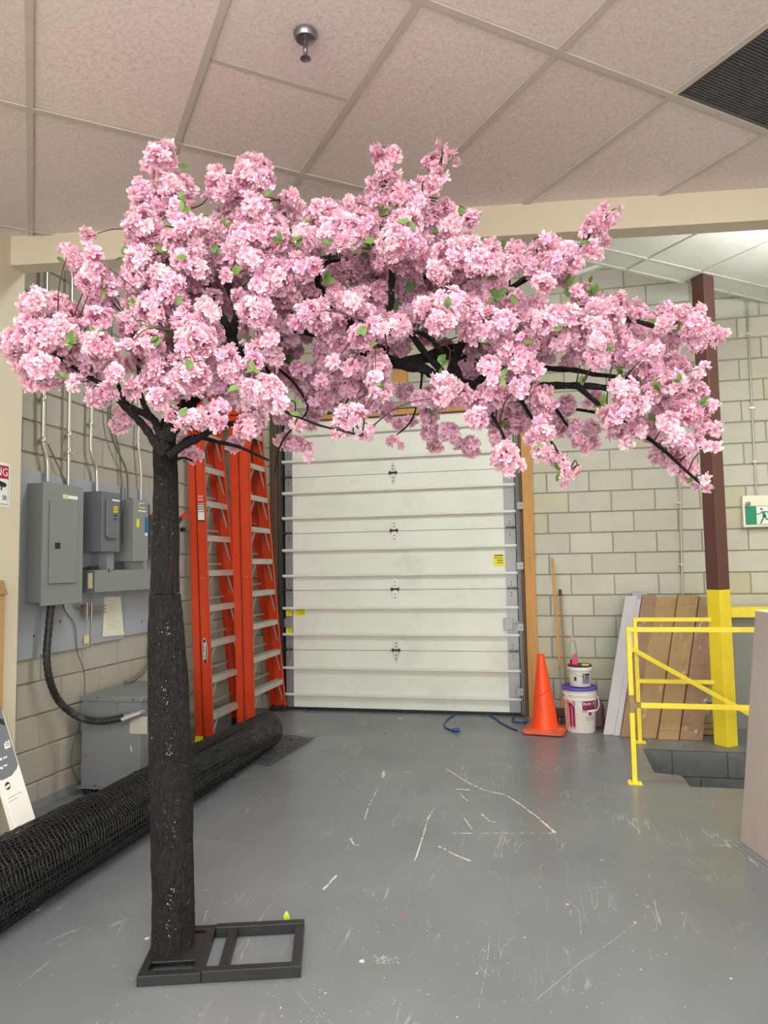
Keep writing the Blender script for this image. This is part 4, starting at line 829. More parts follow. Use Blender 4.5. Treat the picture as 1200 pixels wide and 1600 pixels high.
# breaker panel
O = .15; uA, zA = Lq(68, 752, O); uB, _ = Lq(131, 762, O); zBt = Lq(127, 942, O)[1]
t = thing('breaker_panel', Lw((uA+uB)/2, zBt, O/2), 'large grey electrical breaker panel with closed narrow door', 'electrical panel')
lbox(MB(), uA+.012, uB-.012, zBt+.02, zA-.006, .021, O-.01).build('enclosure', 'panel', t, bev=.003)
lbox(MB(), uA, uB, zBt, zA, O-.012, O).build('cover', 'panel', t, bev=.002)
d0, d1, e0, e1 = Lq(79, 781, O+.01)[0], Lq(121, 786, O+.01)[0], Lq(74, 912, O+.01)[1], Lq(79, 781, O+.01)[1]
dr = lbox(MB(), d0, d1, e0, e1, O, O+.014).build('door', 'panel', t, bev=.003)
h0, hz0 = Lq(86, 857, O+.015); h1, hz1 = Lq(94, 848, O+.015); lbox(MB(), h0, h1, hz0, hz1, O+.013, O+.019).build('latch', 'black', dr, bev=.002)
for zz in (e0+.06, e1-.06): lbox(MB(), d1, d1+.008, zz-.02, zz+.02, O, O+.01).build('door_hinge', 'panel', dr)
a, b = Lq(98, 776, O), Lq(121, 781, O); lbox(MB(), a[0], a[0]+.045, a[1]-.012, a[1]+.018, O, O+.001).build('clear_tape', 'tagm', t); lbox(MB(), a[0]+.05, b[0], b[1]-.0, b[1]+.022, O, O+.0012).build('torn_sticker', 'whiteplain', t)
# disconnect 1
O = .19; uA, zA = Lq(160, 767, O); uB = Lq(188, 773, O)[0]; zB0 = Lq(160, 862, O)[1]
t = thing('disconnect_box', Lw((uA+uB)/2, zB0, O/2), 'slate grey disconnect box with raised cover, left of the two', 'electrical box')
lbox(MB(), uA, uB, zB0, zA, .021, O).build('enclosure', 'panel_d', t, bev=.004)
a, b = Lq(168, 780, O+.02), Lq(187, 842, O+.02); m_ = MB(); r_ = .02
pts = [(a[0], a[1]-.0), (b[0]-.004, a[1]), (b[0]-.004, b[1]+r_), (b[0]-r_-.004, b[1]), (a[0]+r_, b[1]), (a[0], b[1]+r_)]
lpoly(m_, pts, O, .022).build('raised_cover', 'panel_d', t, bev=.006)
def lp(px, off): return Lq(*px, off)
def lsticker(t, x0, y0, x1, y1, off, m, name='label', lab=None):
    a = Lq(x0, y0, off); b = Lq(x1, y1, off); return lbox(MB(), min(a[0], b[0]), max(a[0], b[0]), min(a[1], b[1]), max(a[1], b[1]), off-.001, off+.0008).build(name, m, t, label=lab)
lsticker(t, 175.5, 780, 187, 784, O+.0235, 'whiteplain'); s1 = lsticker(t, 178, 791, 183.5, 801, O+.0235, 'ywlab', lab='yellow square label'); lsticker(s1, 179.2, 793, 182.3, 799, O+.0245, 'dkprint', 'square_emblem'); lsticker(s1, 180, 794.5, 181.6, 797.5, O+.0255, 'ywlab', 'emblem_core')
lsticker(t, 178, 804, 183.5, 807.5, O+.0235, 'dkprint', 'print_block'); lsticker(t, 178, 810, 183.5, 812.5, O+.0235, 'dkprint', 'print_block')
# disconnect 2
O2 = .21; uA2, zA2 = Lq(209, 780, O2); uB2 = Lq(232, 785, O2)[0]; z20 = Lq(207, 877, O2)[1]
t = thing('disconnect_box', Lw((uA2+uB2)/2, z20, O2/2), 'grey disconnect box with blue and yellow stickers beside the trunk', 'electrical box')
lbox(MB(), uA2, uB2, z20, zA2, .021, O2).build('enclosure', 'panel', t, bev=.003)
lsticker(t, 213.5, 811, 217.5, 824, O2+.001, 'ywlab'); lsticker(t, 226.5, 808, 230.5, 832, O2+.001, 'bluelab', lab='blue warning label'); lsticker(t, 226.5, 833, 230.5, 837, O2+.001, 'whiteplain'); s1 = lsticker(t, 218, 785, 227, 795, O2+.001, 'tagm'); lsticker(t, 216, 797, 228, 800, O2+.001, 'whiteplain')
for k in range(4): lsticker(s1, 219+2.2*k, 787, 220.2+2.2*k, 793, O2+.002, 'dkprint', 'print_line')
for y in (796, 864):
    a = Lq(203, y, O2-.03); lbox(MB(), uA2-.006, uA2, a[1]-.02, a[1]+.02, O2-.05, O2-.03).build('hinge', 'panel', t)
lbox(MB(), uB2+.001, uB2+.05, z20+.01, zA2-.02, .06, O2-.02).build('switch_housing', 'black', t, bev=.004)
a = Lq(236, 803, O2-.01); MB().beam(Lw(a[0]-.02, a[1]-.015, O2), Lw(a[0]+.03, a[1]+.02, O2+.01), .016, .016).build('handle_tip', 'redcap', t, bev=.003)
b = Lq(235, 835, O2-.01); MB().tube(bez([Lw(a[0], a[1]-.02, O2), Lw(a[0]+.015, (a[1]+b[1])/2, O2+.015), Lw(b[0]-.01, b[1], O2)], 5), .004, 6).build('bail', 'chrome', t); c = Lq(233, 853, O2); MB().tube([Lw(c[0], c[1], O2-.01), Lw(c[0], c[1], O2+.004)], .008, 10).build('lock_ring', 'chrome', t)
# third switch behind the trunk whose lever sticks out
t_l = Lq(281, 812, .19)
t = thing('lever_switch', Lw(t_l[0]-.1, t_l[1]-.15, .1), 'dark switch box behind the trunk, red-tipped lever showing right', 'electrical box')
lbox(MB(), t_l[0]-.24, t_l[0]-.02, t_l[1]-.30, t_l[1]+.03, .02, .16).build('enclosure', 'panel_d', t, bev=.004)
e2 = Lq(292, 803, .2); MB().beam(Lw(t_l[0]-.05, t_l[1]-.05, .18), Lw(t_l[0]+.02, t_l[1]+.01, .19), .02, .03).build('lever', 'black', t, bev=.003); MB().beam(Lw(t_l[0]+.02, t_l[1]+.01, .19), Lw(e2[0], e2[1], .2), .022, .04).build('lever_tip', 'redcap', t, bev=.003); c = Lq(281, 828, .1); MB().tube([Lw(c[0]-.03, c[1], .13), Lw(c[0]-.03, c[1], .17)], .02, 18).build('knob', 'black', t, smooth=True)
# wireway trough
O3 = .17; uT, zT = Lq(149, 891, O3); uTe = Lq(262, 889, O3)[0]; zTb = Lq(149, 926, O3)[1]
t = thing('wireway', Lw(uT, zTb, O3/2), 'long grey metal wireway trough below the two disconnect boxes', 'trough')
lbox(MB(), uT, uTe, zTb, zT, .021, O3).build('trough', 'panel', t, bev=.002)
c_ = lbox(MB(), uT-.003, uT, zTb+.004, zT-.004, .03, O3-.004).build('end_cap', 'panel_d', t)
MB().hull8([Lw(uT-.0045, zTb+.03, .115), Lw(uT-.003, zTb+.03, .115), Lw(uT-.003, zTb+.03, .15), Lw(uT-.0045, zTb+.03, .15)], [Lw(uT-.0045, zT-.02, .115), Lw(uT-.003, zT-.02, .115), Lw(uT-.003, zT-.02, .15), Lw(uT-.0045, zT-.02, .15)]).build('sticker', 'tagm', t)
a = Lq(171, 891, O3+.004); MB().tube([Lw(a[0], a[1], O3), Lw(a[0], a[1], O3+.012)], .012, 8).build('screw', 'chrome', t)
def nip(x0, x1, ya, yb, off, label, m='panel'):
    a = Lq(x0, ya, off); b = Lq(x1, yb, off); lbox(MB(), a[0], b[0], b[1]-.0, a[1], off-.07, off).build('nipple_duct', m, label=label, cat='duct', bev=.002)
nip(168, 178, 861, 890, .15, 'short grey duct linking left disconnect box to the wireway'); nip(207, 224, 877, 890, .16, 'short grey duct linking right disconnect box to the wireway')
a, b = Lq(129, 887, .12), Lq(163, 886, .14)
t = thing('pry_tool', Lw(*a, .12), 'black bar tool lying on top of the wireway', 'tool'); MB().beam(Lw(uT-.09, zT+.012, .1), Lw(uT+.06, zT+.016, .12), .02, .02).build('bar', 'black', t, bev=.004); MB().beam(Lw(uT+.0, zT+.016, .11), Lw(uT+.075, zT+.02, .13), .035, .028).build('head', 'black', t, bev=.004)
# grounding block
a, b = Lq(131, 963, .05), Lq(164, 943, .05)
t = thing('ground_bar', Lw(a[0], a[1], .04), 'small brass grounding block with clamp bars on the board', 'terminal')
uu0, uu1, zz0, zz1 = a[0], b[0], a[1], b[1]
lbox(MB(), uu0, uu0+.05, zz0, zz1, .021, .06).build('terminal_block', 'copper', t, bev=.002)
for k in range(3): z = zz0+.015+(zz1-zz0-.03)*k/2; MB().beam(Lw(uu0+.04, z, .055), Lw(uu1, z, .055), .012, .008).build('clamp_bar', 'copper', t)
for k in (0, 1): u = uu0+.015+.05*k; MB().tube([Lw(u, zz0-.03, .065), Lw(u, zz1+.02, .065)], .005, 8).build('bolt', 'chrome', t, smooth=True)
for k in range(3): MB().tube(bez([Lw(*Lq(112+4*k, 943, .05), .05), Lw(*Lq(116+4*k, 950+2*k, .06), .06), Lw(*Lq(128, 948+2*k, .06), .06)], 4), .003, 5).build('wire', 'flexg', t)
# paper & tag
q = [Lq(x, y, .024) for x, y in ((163, 933), (188, 932), (194, 992), (160, 995))]
t = thing('paper_sheet', Lw(*q[3], .024), 'printed white paper sheet taped below the wireway', 'paper'); lpoly(MB(), q, .024, .001).build('sheet', 'paper', t)
mb = MB()
for k in range(13):
    f_ = .1+.06*k; a = np.array(q[0])*(1-f_)+np.array(q[3])*f_; b = np.array(q[1])*(1-f_)+np.array(q[2])*f_; a2 = a+(b-a)*.15; b2 = a+(b-a)*random.uniform(.6, .9); mb.beam(Lw(*a2, .0252), Lw(*b2, .0252), .0004, .003)
mb.build('print_lines', 'foam', t, kind='stuff')
a, b = Lq(131, 1006, .03), Lq(139, 991, .03); t = thing('paper_tag', Lw(a[0], a[1], .03), 'manila paper tag hanging on a string under the grounding block', 'tag')
m_ = (a[0]+b[0])/2; lpoly(MB(), [(a[0], a[1]), (b[0], a[1]), (b[0], b[1]-.012), (b[0]-.01, b[1]), (a[0]+.01, b[1]), (a[0], b[1]-.012)], .03, .001).build('tag_card', 'tagm', t); MB().tube([Lw(m_, b[1]-.006, .0305), Lw(m_, b[1]-.006, .0325)], .004, 10).build('eyelet', 'dkprint', t); MB().tube([Lw(m_, b[1]-.006, .032), Lw(m_, zz0, .05)], .001, 4).build('string', 'paper', t)
for x, y in ((53, 994), (94, 971), (222, 971)):
    a = Lq(x, y, .021); lbox(MB(), a[0]-.005, a[0]+.005, a[1]-.009, a[1]+.009, .0195, .0215).build('knot_hole', 'darkp', label={53: 'small dark hole in the board left of the black flex conduit', 94: 'tiny dark hole in the board right of the black flex conduit', 222: 'small dark hole in the board beside the tree trunk'}[x], cat='hole')
# conduits on the left wall
def lcond(px, label, r, m='conduit', off=.05, couplings=(), smooth=True):
    P = [Lw(*Lq(x, y, off), off) for x, y in px]; t = thing('conduit', tuple(P[-1]), label, 'conduit'); P2 = bez(P, 5) if len(P) > 2 else P
    MB().tube(P2, r, 12).build('pipe', m, t, smooth=True)
    for y in couplings:
        i = min(range(len(P2)), key=lambda k: abs(P2[k][2]-Lq(px[0][0], y, off)[1])); c = P2[i]; MB().tube([c-Zv*.018, c-Zv*.012, c+Zv*.012, c+Zv*.018], [r*1.1, r*1.35, r*1.35, r*1.1], 12).build('coupling', m, t, smooth=True)
        MB().beam(Lw(Lq(px[0][0], y, off)[0]-.035, c[2], .015), Lw(Lq(px[0][0], y, off)[0]+.035, c[2], .015), .02, .014).build('strap', m, t)
    return t
def ext(x, y, dz=1.2): return (x+ (0), y)
def lfoot(x, y, o): return (x, y)
lcond([(74, 330), (72, 427), (68.5, 600), (67.5, 680), (69.5, 700), (74, 722), (75, 752)], 'steel conduit entering the breaker panel from above, leftmost', .016, couplings=(620, 688))
lcond([(115, 330), (112, 427), (108.5, 620), (107, 758)], 'straight steel conduit second from left above the breaker panel', .014, couplings=(672, 711))
lcond([(149, 330), (147, 427), (143, 640), (142, 695), (146, 718), (151, 735), (152, 768)], 'bent steel conduit entering the left disconnect box', .014, couplings=(655,))
lcond([(172, 330), (171, 430), (169.5, 620), (172, 665), (182, 700), (198, 738), (200, 790)], 'thin dull conduit slanting down right behind the disconnect boxes', .008, 'flexg')
lcond([(176, 430), (173, 640), (176, 668), (186, 702), (190, 760), (190, 790)], 'thin twin conduit just beside the slanting dull one', .006, 'flexg', off=.03)
lcond([(222, 430), (217, 640), (216, 690), (219, 718), (220.5, 745), (220, 785)], 'slim steel conduit entering the right disconnect box', .010, couplings=(697,))
lcond([(75, 694), (88, 722), (104, 757)], 'thin grey cable slanting down to the breaker panel top', .005, 'flexg', off=.03)
a = Lq(199, 784, .12); MB().beam(Lw(a[0]-.015, a[1]-.015, .12), Lw(a[0]+.025, a[1]+.02, .14), .03, .02).build('tape_flag', 'magenta', label='magenta tape tab between the two disconnect boxes', cat='tape')
lcond([(197, 790), (192, 800), (191, 830), (192, 850)], 'thin black wire hanging between the two disconnect boxes', .003, 'black', off=.12)
# black flex conduit to the transformer
yT = float(onz(126, 1241)[1]); zTt = float(ony(133, 1087, yT)[2]); xTl = float(onz(126, 1241)[0]); xTr = float(ony(288, 1080, yT+.6)[0])
P = [Lw(*Lq(x, y, .1), .1) for x, y in ((81, 935), (76, 985), (73, 1030), (80, 1070), (96, 1100))]
P += [ony(125, 1121, yT-.12), ony(158, 1127, yT-.10), ony(195, 1121, yT-.07)]
t = thing('flexible_conduit', tuple(P[0]), 'thick black flexible conduit curving from breaker panel to grey transformer', 'conduit')
PB = bez(P, 14); mb = MB(); mb.tube(PB, [.0235+.0016*math.cos(i*1.9) for i in range(len(PB))], 14); mb.build('flex_tube', 'flex', t, smooth=True)
a = ony(191, 1124, yT-.07); b = ony(219, 1114, yT-.03); MB().tube([a, a+(b-a)*.2, a+(b-a)*.25, b, b+np.array((0.005, .03, 0))], [.030, .030, .025, .022, .019], 14).build('elbow_fitting', 'endcap', t, smooth=True)
a = Lw(*Lq(73.5, 1014, .1), .1); MB().tube([a-Zv*.008, a+Zv*.008], .024, 12).build('clamp', 'chrome', t, smooth=True)
P = [Lw(*Lq(x, y, .03), .03) for x, y in ((98, 940), (102, 955), (116, 975), (119, 1000), (121, 1020), (131, 1048), (132, 1075), (131, 1110), (124, 1135), (114, 1165), (112, 1195), (118, 1212), (125, 1224))]
t = thing('ground_wire', tuple(P[-1]), 'thin green ground wire running down the blocks behind the transformer', 'wire'); MB().tube(bez(P, 4), .0035, 6).build('wire', 'green', t, smooth=True)
P = [Lw(*Lq(x, y, o), o) for x, y, o in ((245, 960, .06), (238, 1010, .07), (231, 1040, .08), (218, 1055, .10), (196, 1068, .12))]
t = thing('flexible_conduit', tuple(P[-1]), 'grey dusty flexible conduit curving down behind the transformer top', 'conduit'); PB = bez(P, 10); MB().tube(PB, [.016+.0012*math.cos(i*1.9) for i in range(len(PB))], 12).build('flex_tube', 'flexg', t, smooth=True)
# transformer
t = thing('transformer', ((xTl+xTr)/2, yT+.3, 0), 'grey floor-standing metal transformer cabinet behind the black netting roll', 'transformer')
dT = .62
MB().bb((xTl, yT, .05), (xTr, yT+dT, zTt-.03)).build('cabinet', 'trans', t, bev=.004)
MB().bb((xTl-.012, yT-.012, zTt-.035), (xTr+.012, yT+dT+.01, zTt)).build('top_cover', 'trans', t, bev=.006)
MB().bb((xTl-.02, yT-.02, .045), (xTr+.02, yT+.05, .055)).build('base_lip', 'trans', t)
for x in (xTl+.05, xTr-.05): MB().bb((x-.03, yT+.0, 0), (x+.03, yT+dT-.02, .046)).build('skid', 'black', t)
def fp(x, y): q_ = ony(x, y, yT); return q_
a, b = fp(203, 1119), fp(230, 1147); s1 = MB().bb((a[0], yT-.0015, b[2]), (b[0], yT-.0002, a[2])).build('rating_plate', 'plate', t); mb = MB()
for k in range(6): MB().bb((a[0]+.01, yT-.0022, a[2]-.02-.015*k), (b[0]-.01-.01*(k % 2), yT-.0015, a[2]-.016-.015*k)).build('print_line', 'foam', s1)
q = [fp(*p) for p in ((166, 1093), (185, 1096), (183, 1107), (161, 1101))]; MB().prism([p+np.array((0, -.001, 0)) for p in q], (0, -.003, 0)).build('small_plate', 'trans', t)
for x, y in ((155, 1089), (211, 1092), (165, 1095), (182, 1099), (149, 1227), (148, 1234), (232, 1193), (135, 1181), (289, 1094)):
    c = fp(x, y); MB().tube([c+np.array((0, -.014 if y < 1093 else -.001, 0)), c+np.array((0, -.02 if y < 1093 else -.007, 0))], .006, 8).build('screw', 'chrome', t)
c = fp(212, 1183); mb = MB(); mb.tube([c+np.array((0, -.0015, 0)), c], .032, 28); mb.build('knockout', 'trans', t, bev=.0008)
c = fp(205, 1170); MB().beam(c+np.array((-.004, -.001, .02)), c+np.array((.004, -.001, -.02)), .005, .001, (0, 1, 0)).build('scratch', 'whiteplain', t)
# warning sign on the beige wall
a = onx(13, 730, XW); b = onx(13, 789, XW); y1, zt1, zb1 = float(a[1]), float(a[2])+.004, float(b[2]); wS = .33; y0 = y1-wS; Yv = np.array([0, 1., 0])
t = thing('warning_sign', (XW, y0+wS/2, zb1), 'camera warning sign with red header on the cream wall', 'sign')
MB().bb((XW, y0-.012, zb1-.012), (XW+.0015, y1+.014, zt1+.016)).build('backing', 'signwhite', t)
MB().bb((XW+.0015, y0, zb1), (XW+.003, y1, zt1)).build('border', 'darkp', t); MB().bb((XW+.003, y0+.003, zb1+.003), (XW+.0038, y1-.003, zt1-.003)).build('face', 'signwhite', t)
hh_ = (zt1-zb1)*.34; MB().bb((XW+.0038, y0+.003, zt1-hh_), (XW+.0045, y1-.003, zt1-.003)).build('header', 'signred', t)
text('lettering', 'WARNING', .066, (XW+.0048, (y0+y1)/2+.002, zt1-hh_/2-.002), Yv, Zv, 'signwhite', t, sx=.98)
mb = MB(); zc_ = zb1+(zt1-zb1)*.49; mb.prism([(XW+.0042, y1-.035, zc_+.016), (XW+.0042, y1-.018, zc_+.012), (XW+.0042, y1-.016, zc_-.004), (XW+.0042, y1-.035, zc_-.012), (XW+.0042, y1-.09, zc_-.002), (XW+.0042, y1-.09, zc_+.028)], (.0006, 0, 0)); mb.bb((XW+.0042, y1-.06, zc_-.03), (XW+.0048, y1-.05, zc_-.004)); mb.build('camera_icon', 'darkp', t)
text('lettering', 'se', .058, (XW+.0044, y1-.014, zb1+.043), Yv, Zv, 'darkp', t, align='RIGHT', sx=.62)
# cartons at far left
P1 = onx(58, 1287, -2.60); P2 = onx(28, 1309, -2.60); T1 = onx(0, 1097, -2.93)
nrm = np.cross(P2-P1, T1-P1); nrm /= np.linalg.norm(nrm); nrm = nrm if nrm[0] > 0 else -nrm
def onc(x, y, o=0.): return onp(x, y, P1+nrm*o, nrm)
upd = (T1-P1)/np.linalg.norm(T1-P1); P1b = P1-upd*(P1[2]-.0)/upd[2] if False else P1
nx_ = onc(0, 1213); nd = (nx_-P2)/np.linalg.norm(nx_-P2); kdn = P1[2]/upd[2]; base1, base2 = P1-upd*kdn*.995, P2-nd*(P2[2]/nd[2])*.995
Lc = (XW+.075-P1[0])/upd[0]; top1 = P1+upd*Lc; top2 = P2+nd*((XW+.075-P2[0])/nd[0])
t = thing('white_carton', tuple((base1+base2)/2), 'white and slate printed carton leaning on the cream wall at far left', 'box')
MB().prism([base1, base2, top2, top1], -nrm*.035).build('carton', 'carton_w', t, bev=.002)
mb = MB(); q = [onc(-60, 1060, .0008), onc(-4, 1092, .0008), onc(2, 1108, .0008), onc(28, 1194, .0008), onc(26, 1201, .0008), onc(18, 1212, .0008), onc(4, 1219, .0008), onc(-4, 1219, .0008), onc(-60, 1150, .0008)]
def inc(p): return p
mb.prism(q, nrm*.0006); mb.build('slate_print', 'carton_g', t)
mb = MB(); mb.prism([onc(-6, 1128, .0016), onc(8, 1134, .0016), onc(5, 1124, .0016), onc(-6, 1121, .0016)], nrm*.0005); mb.build('dark_band', 'darkp', t)
ic = [onc(x, y, .0016) for x, y in ((6, 1162), (9, 1160), (9, 1157), (11, 1159.5), (13, 1158), (13, 1155.5), (15, 1157.5), (16.5, 1167), (8, 1171))]
mb = MB(); mb.prism(ic, nrm*.0005); mb.build('basket_icon', 'whiteplain', t)
mb = MB()
for k in (0, 1): mb.beam(onc(8.5, 1162.5+3*k, .0024), onc(14.5, 1160.5+3*k, .0024), .005, .0006, nrm)
mb.build('icon_lines', 'carton_g', t)
c = onc(12, 1228, .001); ring = [onc(12+4.3*math.cos(a), 1228+6.2*math.sin(a), .0008) for a in np.linspace(0, 2*math.pi, 20, endpoint=False)]; MB().prism(ring, nrm*.0006).build('round_logo', 'darkp', t)
MB().beam(onc(9, 1231, .0022), onc(15, 1226, .0022), .012, .0006, nrm).build('logo_bar', 'whiteplain', t)
for k, (xa, ya_, xb, yb_) in enumerate(((12, 1248, 34, 1237), (13, 1254, 27, 1246))): MB().beam(onc(xa, ya_, .0016), onc(xb, yb_, .0016), .004, .0005, nrm).build('print_line', 'foam', t)
for xa, ya_, xb, yb_ in ((0, 1187, 3, 1185.5), (5, 1185, 11, 1182), (1, 1201, 4, 1199), (6, 1197, 11, 1195)): MB().beam(onc(xa, ya_, .0016), onc(xb, yb_, .0016), .012 if xa in (0, 1) else .007, .0006, nrm).build('print_line', 'whiteplain', t)
t = thing('brown_carton', (XW+.04, 3.0, 0), 'tall plain brown carton standing against the cream wall at far left', 'box')
a = onx(5.5, 1000, XW+.03); yc = float(a[1]); zt3 = float(onx(3, 915, XW+.03)[2])
MB().bb((XW+.002, yc-.6, 0), (XW+.035, yc, zt3-.04)).build('carton', 'card_d', t, bev=.004)
MB().hull8([(XW+.002, yc-.6, zt3-.05), (XW+.045, yc-.6, zt3-.05), (XW+.045, yc+.012, zt3-.05), (XW+.002, yc+.012, zt3-.05)], [(XW+.002, yc-.6, zt3+.03), (XW+.025, yc-.6, zt3+.03), (XW+.025, yc+.0, zt3+.03), (XW+.002, yc+.0, zt3+.03)]).build('top_flap', 'cardb', t, bev=.003)

# ================================================================== STEPLADDERS
def ladder(label, near_y, bL, bR, tL, tR, farb, fart, ztop, nst, zfirst, dstep, marks=None, feet='black'):
    """px anchors: bL/bR left & right edge of the near rail pair low down, tL/tR high up; farb/fart far rail right edge"""
    P = {k: ony(*v, near_y) for k, v in dict(bL=bL, bR=bR, tL=tL, tR=tR).items()}
    def X(k0, k1, z): a, b = P[k0], P[k1]; f = (z-a[2])/(b[2]-a[2]); return a[0]+(b[0]-a[0])*f
    xL = lambda z: X('bL', 'tL', z); xR = lambda z: X('bR', 'tR', z)
    def solve(px):
        X_ = xR(1.)
        for _ in range(8): q = onx(*px, X_); X_ = xR(q[2])
        return q
    fb, ft = solve(farb), solve(fart); yf = lambda z: fb[1]+(ft[1]-fb[1])*(z-fb[2])/(ft[2]-fb[2])
    w0 = yf(0)-near_y; tap = (w0-(yf(ztop)-near_y))/2
    # near rail stays vertical-ish in y but tapers inwards by half the difference
    yn = lambda z: near_y+tap*.35*z/ztop
    t = thing('stepladder', (xR(0)-.1, near_y+w0/2, 0), label, 'ladder', None)
    xm = lambda z: xL(z)+(xR(z)-xL(z))*.46
    def quad(z, x0, x1, y0, y1): return [np.array((x0, y0, z)), np.array((x1, y0, z)), np.array((x1, y1, z)), np.array((x0, y1, z))]
    def rail(name, xa, xb, yfun, sg, z0, z1):
        mb = MB(); fl = .032*sg; w_ = .006*sg
        for (p, q_, u, v) in ((0, 1, 0, w_), (0, .08, 0, fl), (.92, 1, 0, fl)):
            A_ = lambda z: quad(z, xa(z)+(xb(z)-xa(z))*p, xa(z)+(xb(z)-xa(z))*q_, yfun(z)+min(u, v), yfun(z)+max(u, v))
            mb.hull8(A_(z0), A_(z1))
        return mb.build(name, 'orange', t, bev=.0015)
    g = .004
    r1 = rail('front_rail', lambda z: xm(z)+g, xR, yn, 1, .03, ztop); rail('front_rail', lambda z: xm(z)+g, xR, yf, -1, .03, ztop)
    rail('rear_rail', xL, lambda z: xm(z)-g, yn, 1, .03, ztop-.05); rail('rear_rail', xL, lambda z: xm(z)-g, yf, -1, .03, ztop-.05)
    for k in range(nst):
        z = zfirst+dstep*k
        if z > ztop-.15: break
        y0, y1 = yn(z)+.006, yf(z)-.006; mb = MB()
        mb.hull8(quad(z-.006, xm(z)+.012, xR(z)-.002, y0, y1), quad(z, xm(z)+.012, xR(z)-.002, y0, y1))
        mb.hull8(quad(z-.05, xR(z)-.008, xR(z)-.003, y0, y1), quad(z-.006, xR(z)-.008, xR(z)-.003, y0, y1))
        for g_ in range(4): xx = xm(z)+.02+g_*.018; mb.hull8(quad(z, xx, xx+.006, y0, y1), quad(z+.003, xx, xx+.006, y0, y1))
        mb.build('step', 'alu', t)
        lb = min(.13, (y1-y0)*.3)
        for s_, yy in ((1, y0), (-1, y1)): MB().beam((xR(z)-.012, yy+s_*lb, z-.045), (xR(z)-.012, yy+s_*.004, z-.045-lb*1.35), .003, .016, (1, 0, 0)).build('brace', 'alu', t)
        zr = z+.06; mb = MB(); mb.hull8(quad(zr-.012, xL(zr)+.01, xL(zr)+.03, yn(zr)+.006, yf(zr)-.006), quad(zr+.008, xL(zr)+.01, xL(zr)+.03, yn(zr)+.006, yf(zr)-.006)); mb.build('rear_bar', 'alu', t)
    MB().hull8(quad(ztop-.05, xL(ztop)-.01, xR(ztop)+.01, yn(ztop)-.03, yf(ztop)+.03), quad(ztop+.02, xL(ztop)-.01, xR(ztop)+.01, yn(ztop)-.03, yf(ztop)+.03)).build('top_cap', 'orange', t, bev=.006)
    for nm, fy in (('a', yn), ('b', yf)):
        for xa, xb in ((xL, xm), (xm, xR)):
            sg = 1 if nm == 'a' else -1
            MB().hull8(quad(0.0, xa(0)-.003, xb(0)+.003, fy(0)-.006, fy(0)+.04*sg) if sg > 0 else quad(0.0, xa(0)-.003, xb(0)+.003, fy(0)-.04, fy(0)+.006), quad(.06, xa(0)-.002, xb(0)+.002, fy(0)-.004, fy(0)+.036*sg) if sg > 0 else quad(.06, xa(0)-.002, xb(0)+.002, fy(0)-.036, fy(0)+.004)).build('foot', 'rubber' if not (marks and nm == 'a' and xa is xL) else 'ywlab', t)
    # spreader bars folded between the rails
    for f_ in (.42, .58):
        za = ztop*f_; MB().beam((xm(za)-.004, yf(za)-.012, za), (xm(za+.5)-.004, yf(za+.5)-.012, za+.55), .004, .02, (0, 1, 0)).build('spreader', 'alu', t)
    for z in (1.42,):
        for dx in (-.012, .012): c = np.array(((xm(z)+xR(z))/2+dx, yn(z)-.002, z)); MB().tube([c, c+np.array((0, -.004, 0))], .005, 8).build('rivet', 'alu', t)
    return t, xL, xm, xR, yn, yf
t, xL, xm, xR, yn, yf = ladder('nearer red-orange stepladder folded against the left wall beside the trunk', 5.80, (305, 1150), (332, 1150), (290, 746), (314, 722), (387.5, 1118), (350.6, 716), 3.62, 11, float(ony(333, 1118, 5.8)[2]), .312, marks=True)
# stickers on the near front rail
def rst(y0p, y1p, m, name, f0=.15, f1=.9, lab=None, d=.0015):
    z0, z1 = float(ony(320, y1p, 5.85)[2]), float(ony(320, y0p, 5.85)[2]); q = []
    mb = MB(); f = lambda z, g: xm(z)+.004+(xR(z)-xm(z)-.004)*g
    mb.hull8([np.array((f(z0, f0), yn(z0)-d, z0)), np.array((f(z0, f1), yn(z0)-d, z0)), np.array((f(z0, f1), yn(z0)-.0002, z0)), np.array((f(z0, f0), yn(z0)-.0002, z0))], [np.array((f(z1, f0), yn(z1)-d, z1)), np.array((f(z1, f1), yn(z1)-d, z1)), np.array((f(z1, f1), yn(z1)-.0002, z1)), np.array((f(z1, f0), yn(z1)-.0002, z1))])
    return mb.build(name, m, t, label=lab)
rst(787, 815, 'signwhite', 'sticker', lab='white and black instruction sticker')
for a_, b_ in ((788, 789.5), (791.5, 793), (795, 796.5), (799, 800), (812.5, 815)): rst(a_, b_, 'darkp', 'sticker_band', d=.0022)
rst(774, 777, 'pinkp', 'sticker_text', .2, .8); rst(779, 782, 'pinkp', 'sticker_text', .2, .8)
zc_ = float(ony(319, 1017, 5.82)[2]); yy = yn(zc_); xc_ = (xm(zc_)+.004+xR(zc_))/2-.004; hz_ = float(ony(319, 997, 5.82)[2])-zc_
def oval(rx_, rz_, d0, d1, m, name):
    lean = (xR(zc_+1)-xR(zc_-1))/2
    MB().prism([np.array((xc_+rx_*math.cos(a)+lean*rz_*math.sin(a), yy-d0, zc_+rz_*math.sin(a))) for a in np.linspace(0, 2*math.pi, 28, endpoint=False)], (0, -(d1-d0), 0)).build(name, m, t)
oval(.024, hz_*1.02, .0002, .0018, 'signwhite', 'badge'); oval(.0205, hz_*.95, .0018, .0024, 'darkp', 'badge_field'); 
MB().beam((xc_, yy-.0028, zc_-hz_*.68), (xc_-.0, yy-.0028, zc_+hz_*.68), .026, .0008, (0, 1, 0)).build('badge_band', 'signwhite', t)
text('badge_lettering', 'WERNER', .042, (xc_, yy-.0034, zc_), np.array((0, 0, -1.)), np.array((1., 0, 0)), 'darkp', t)
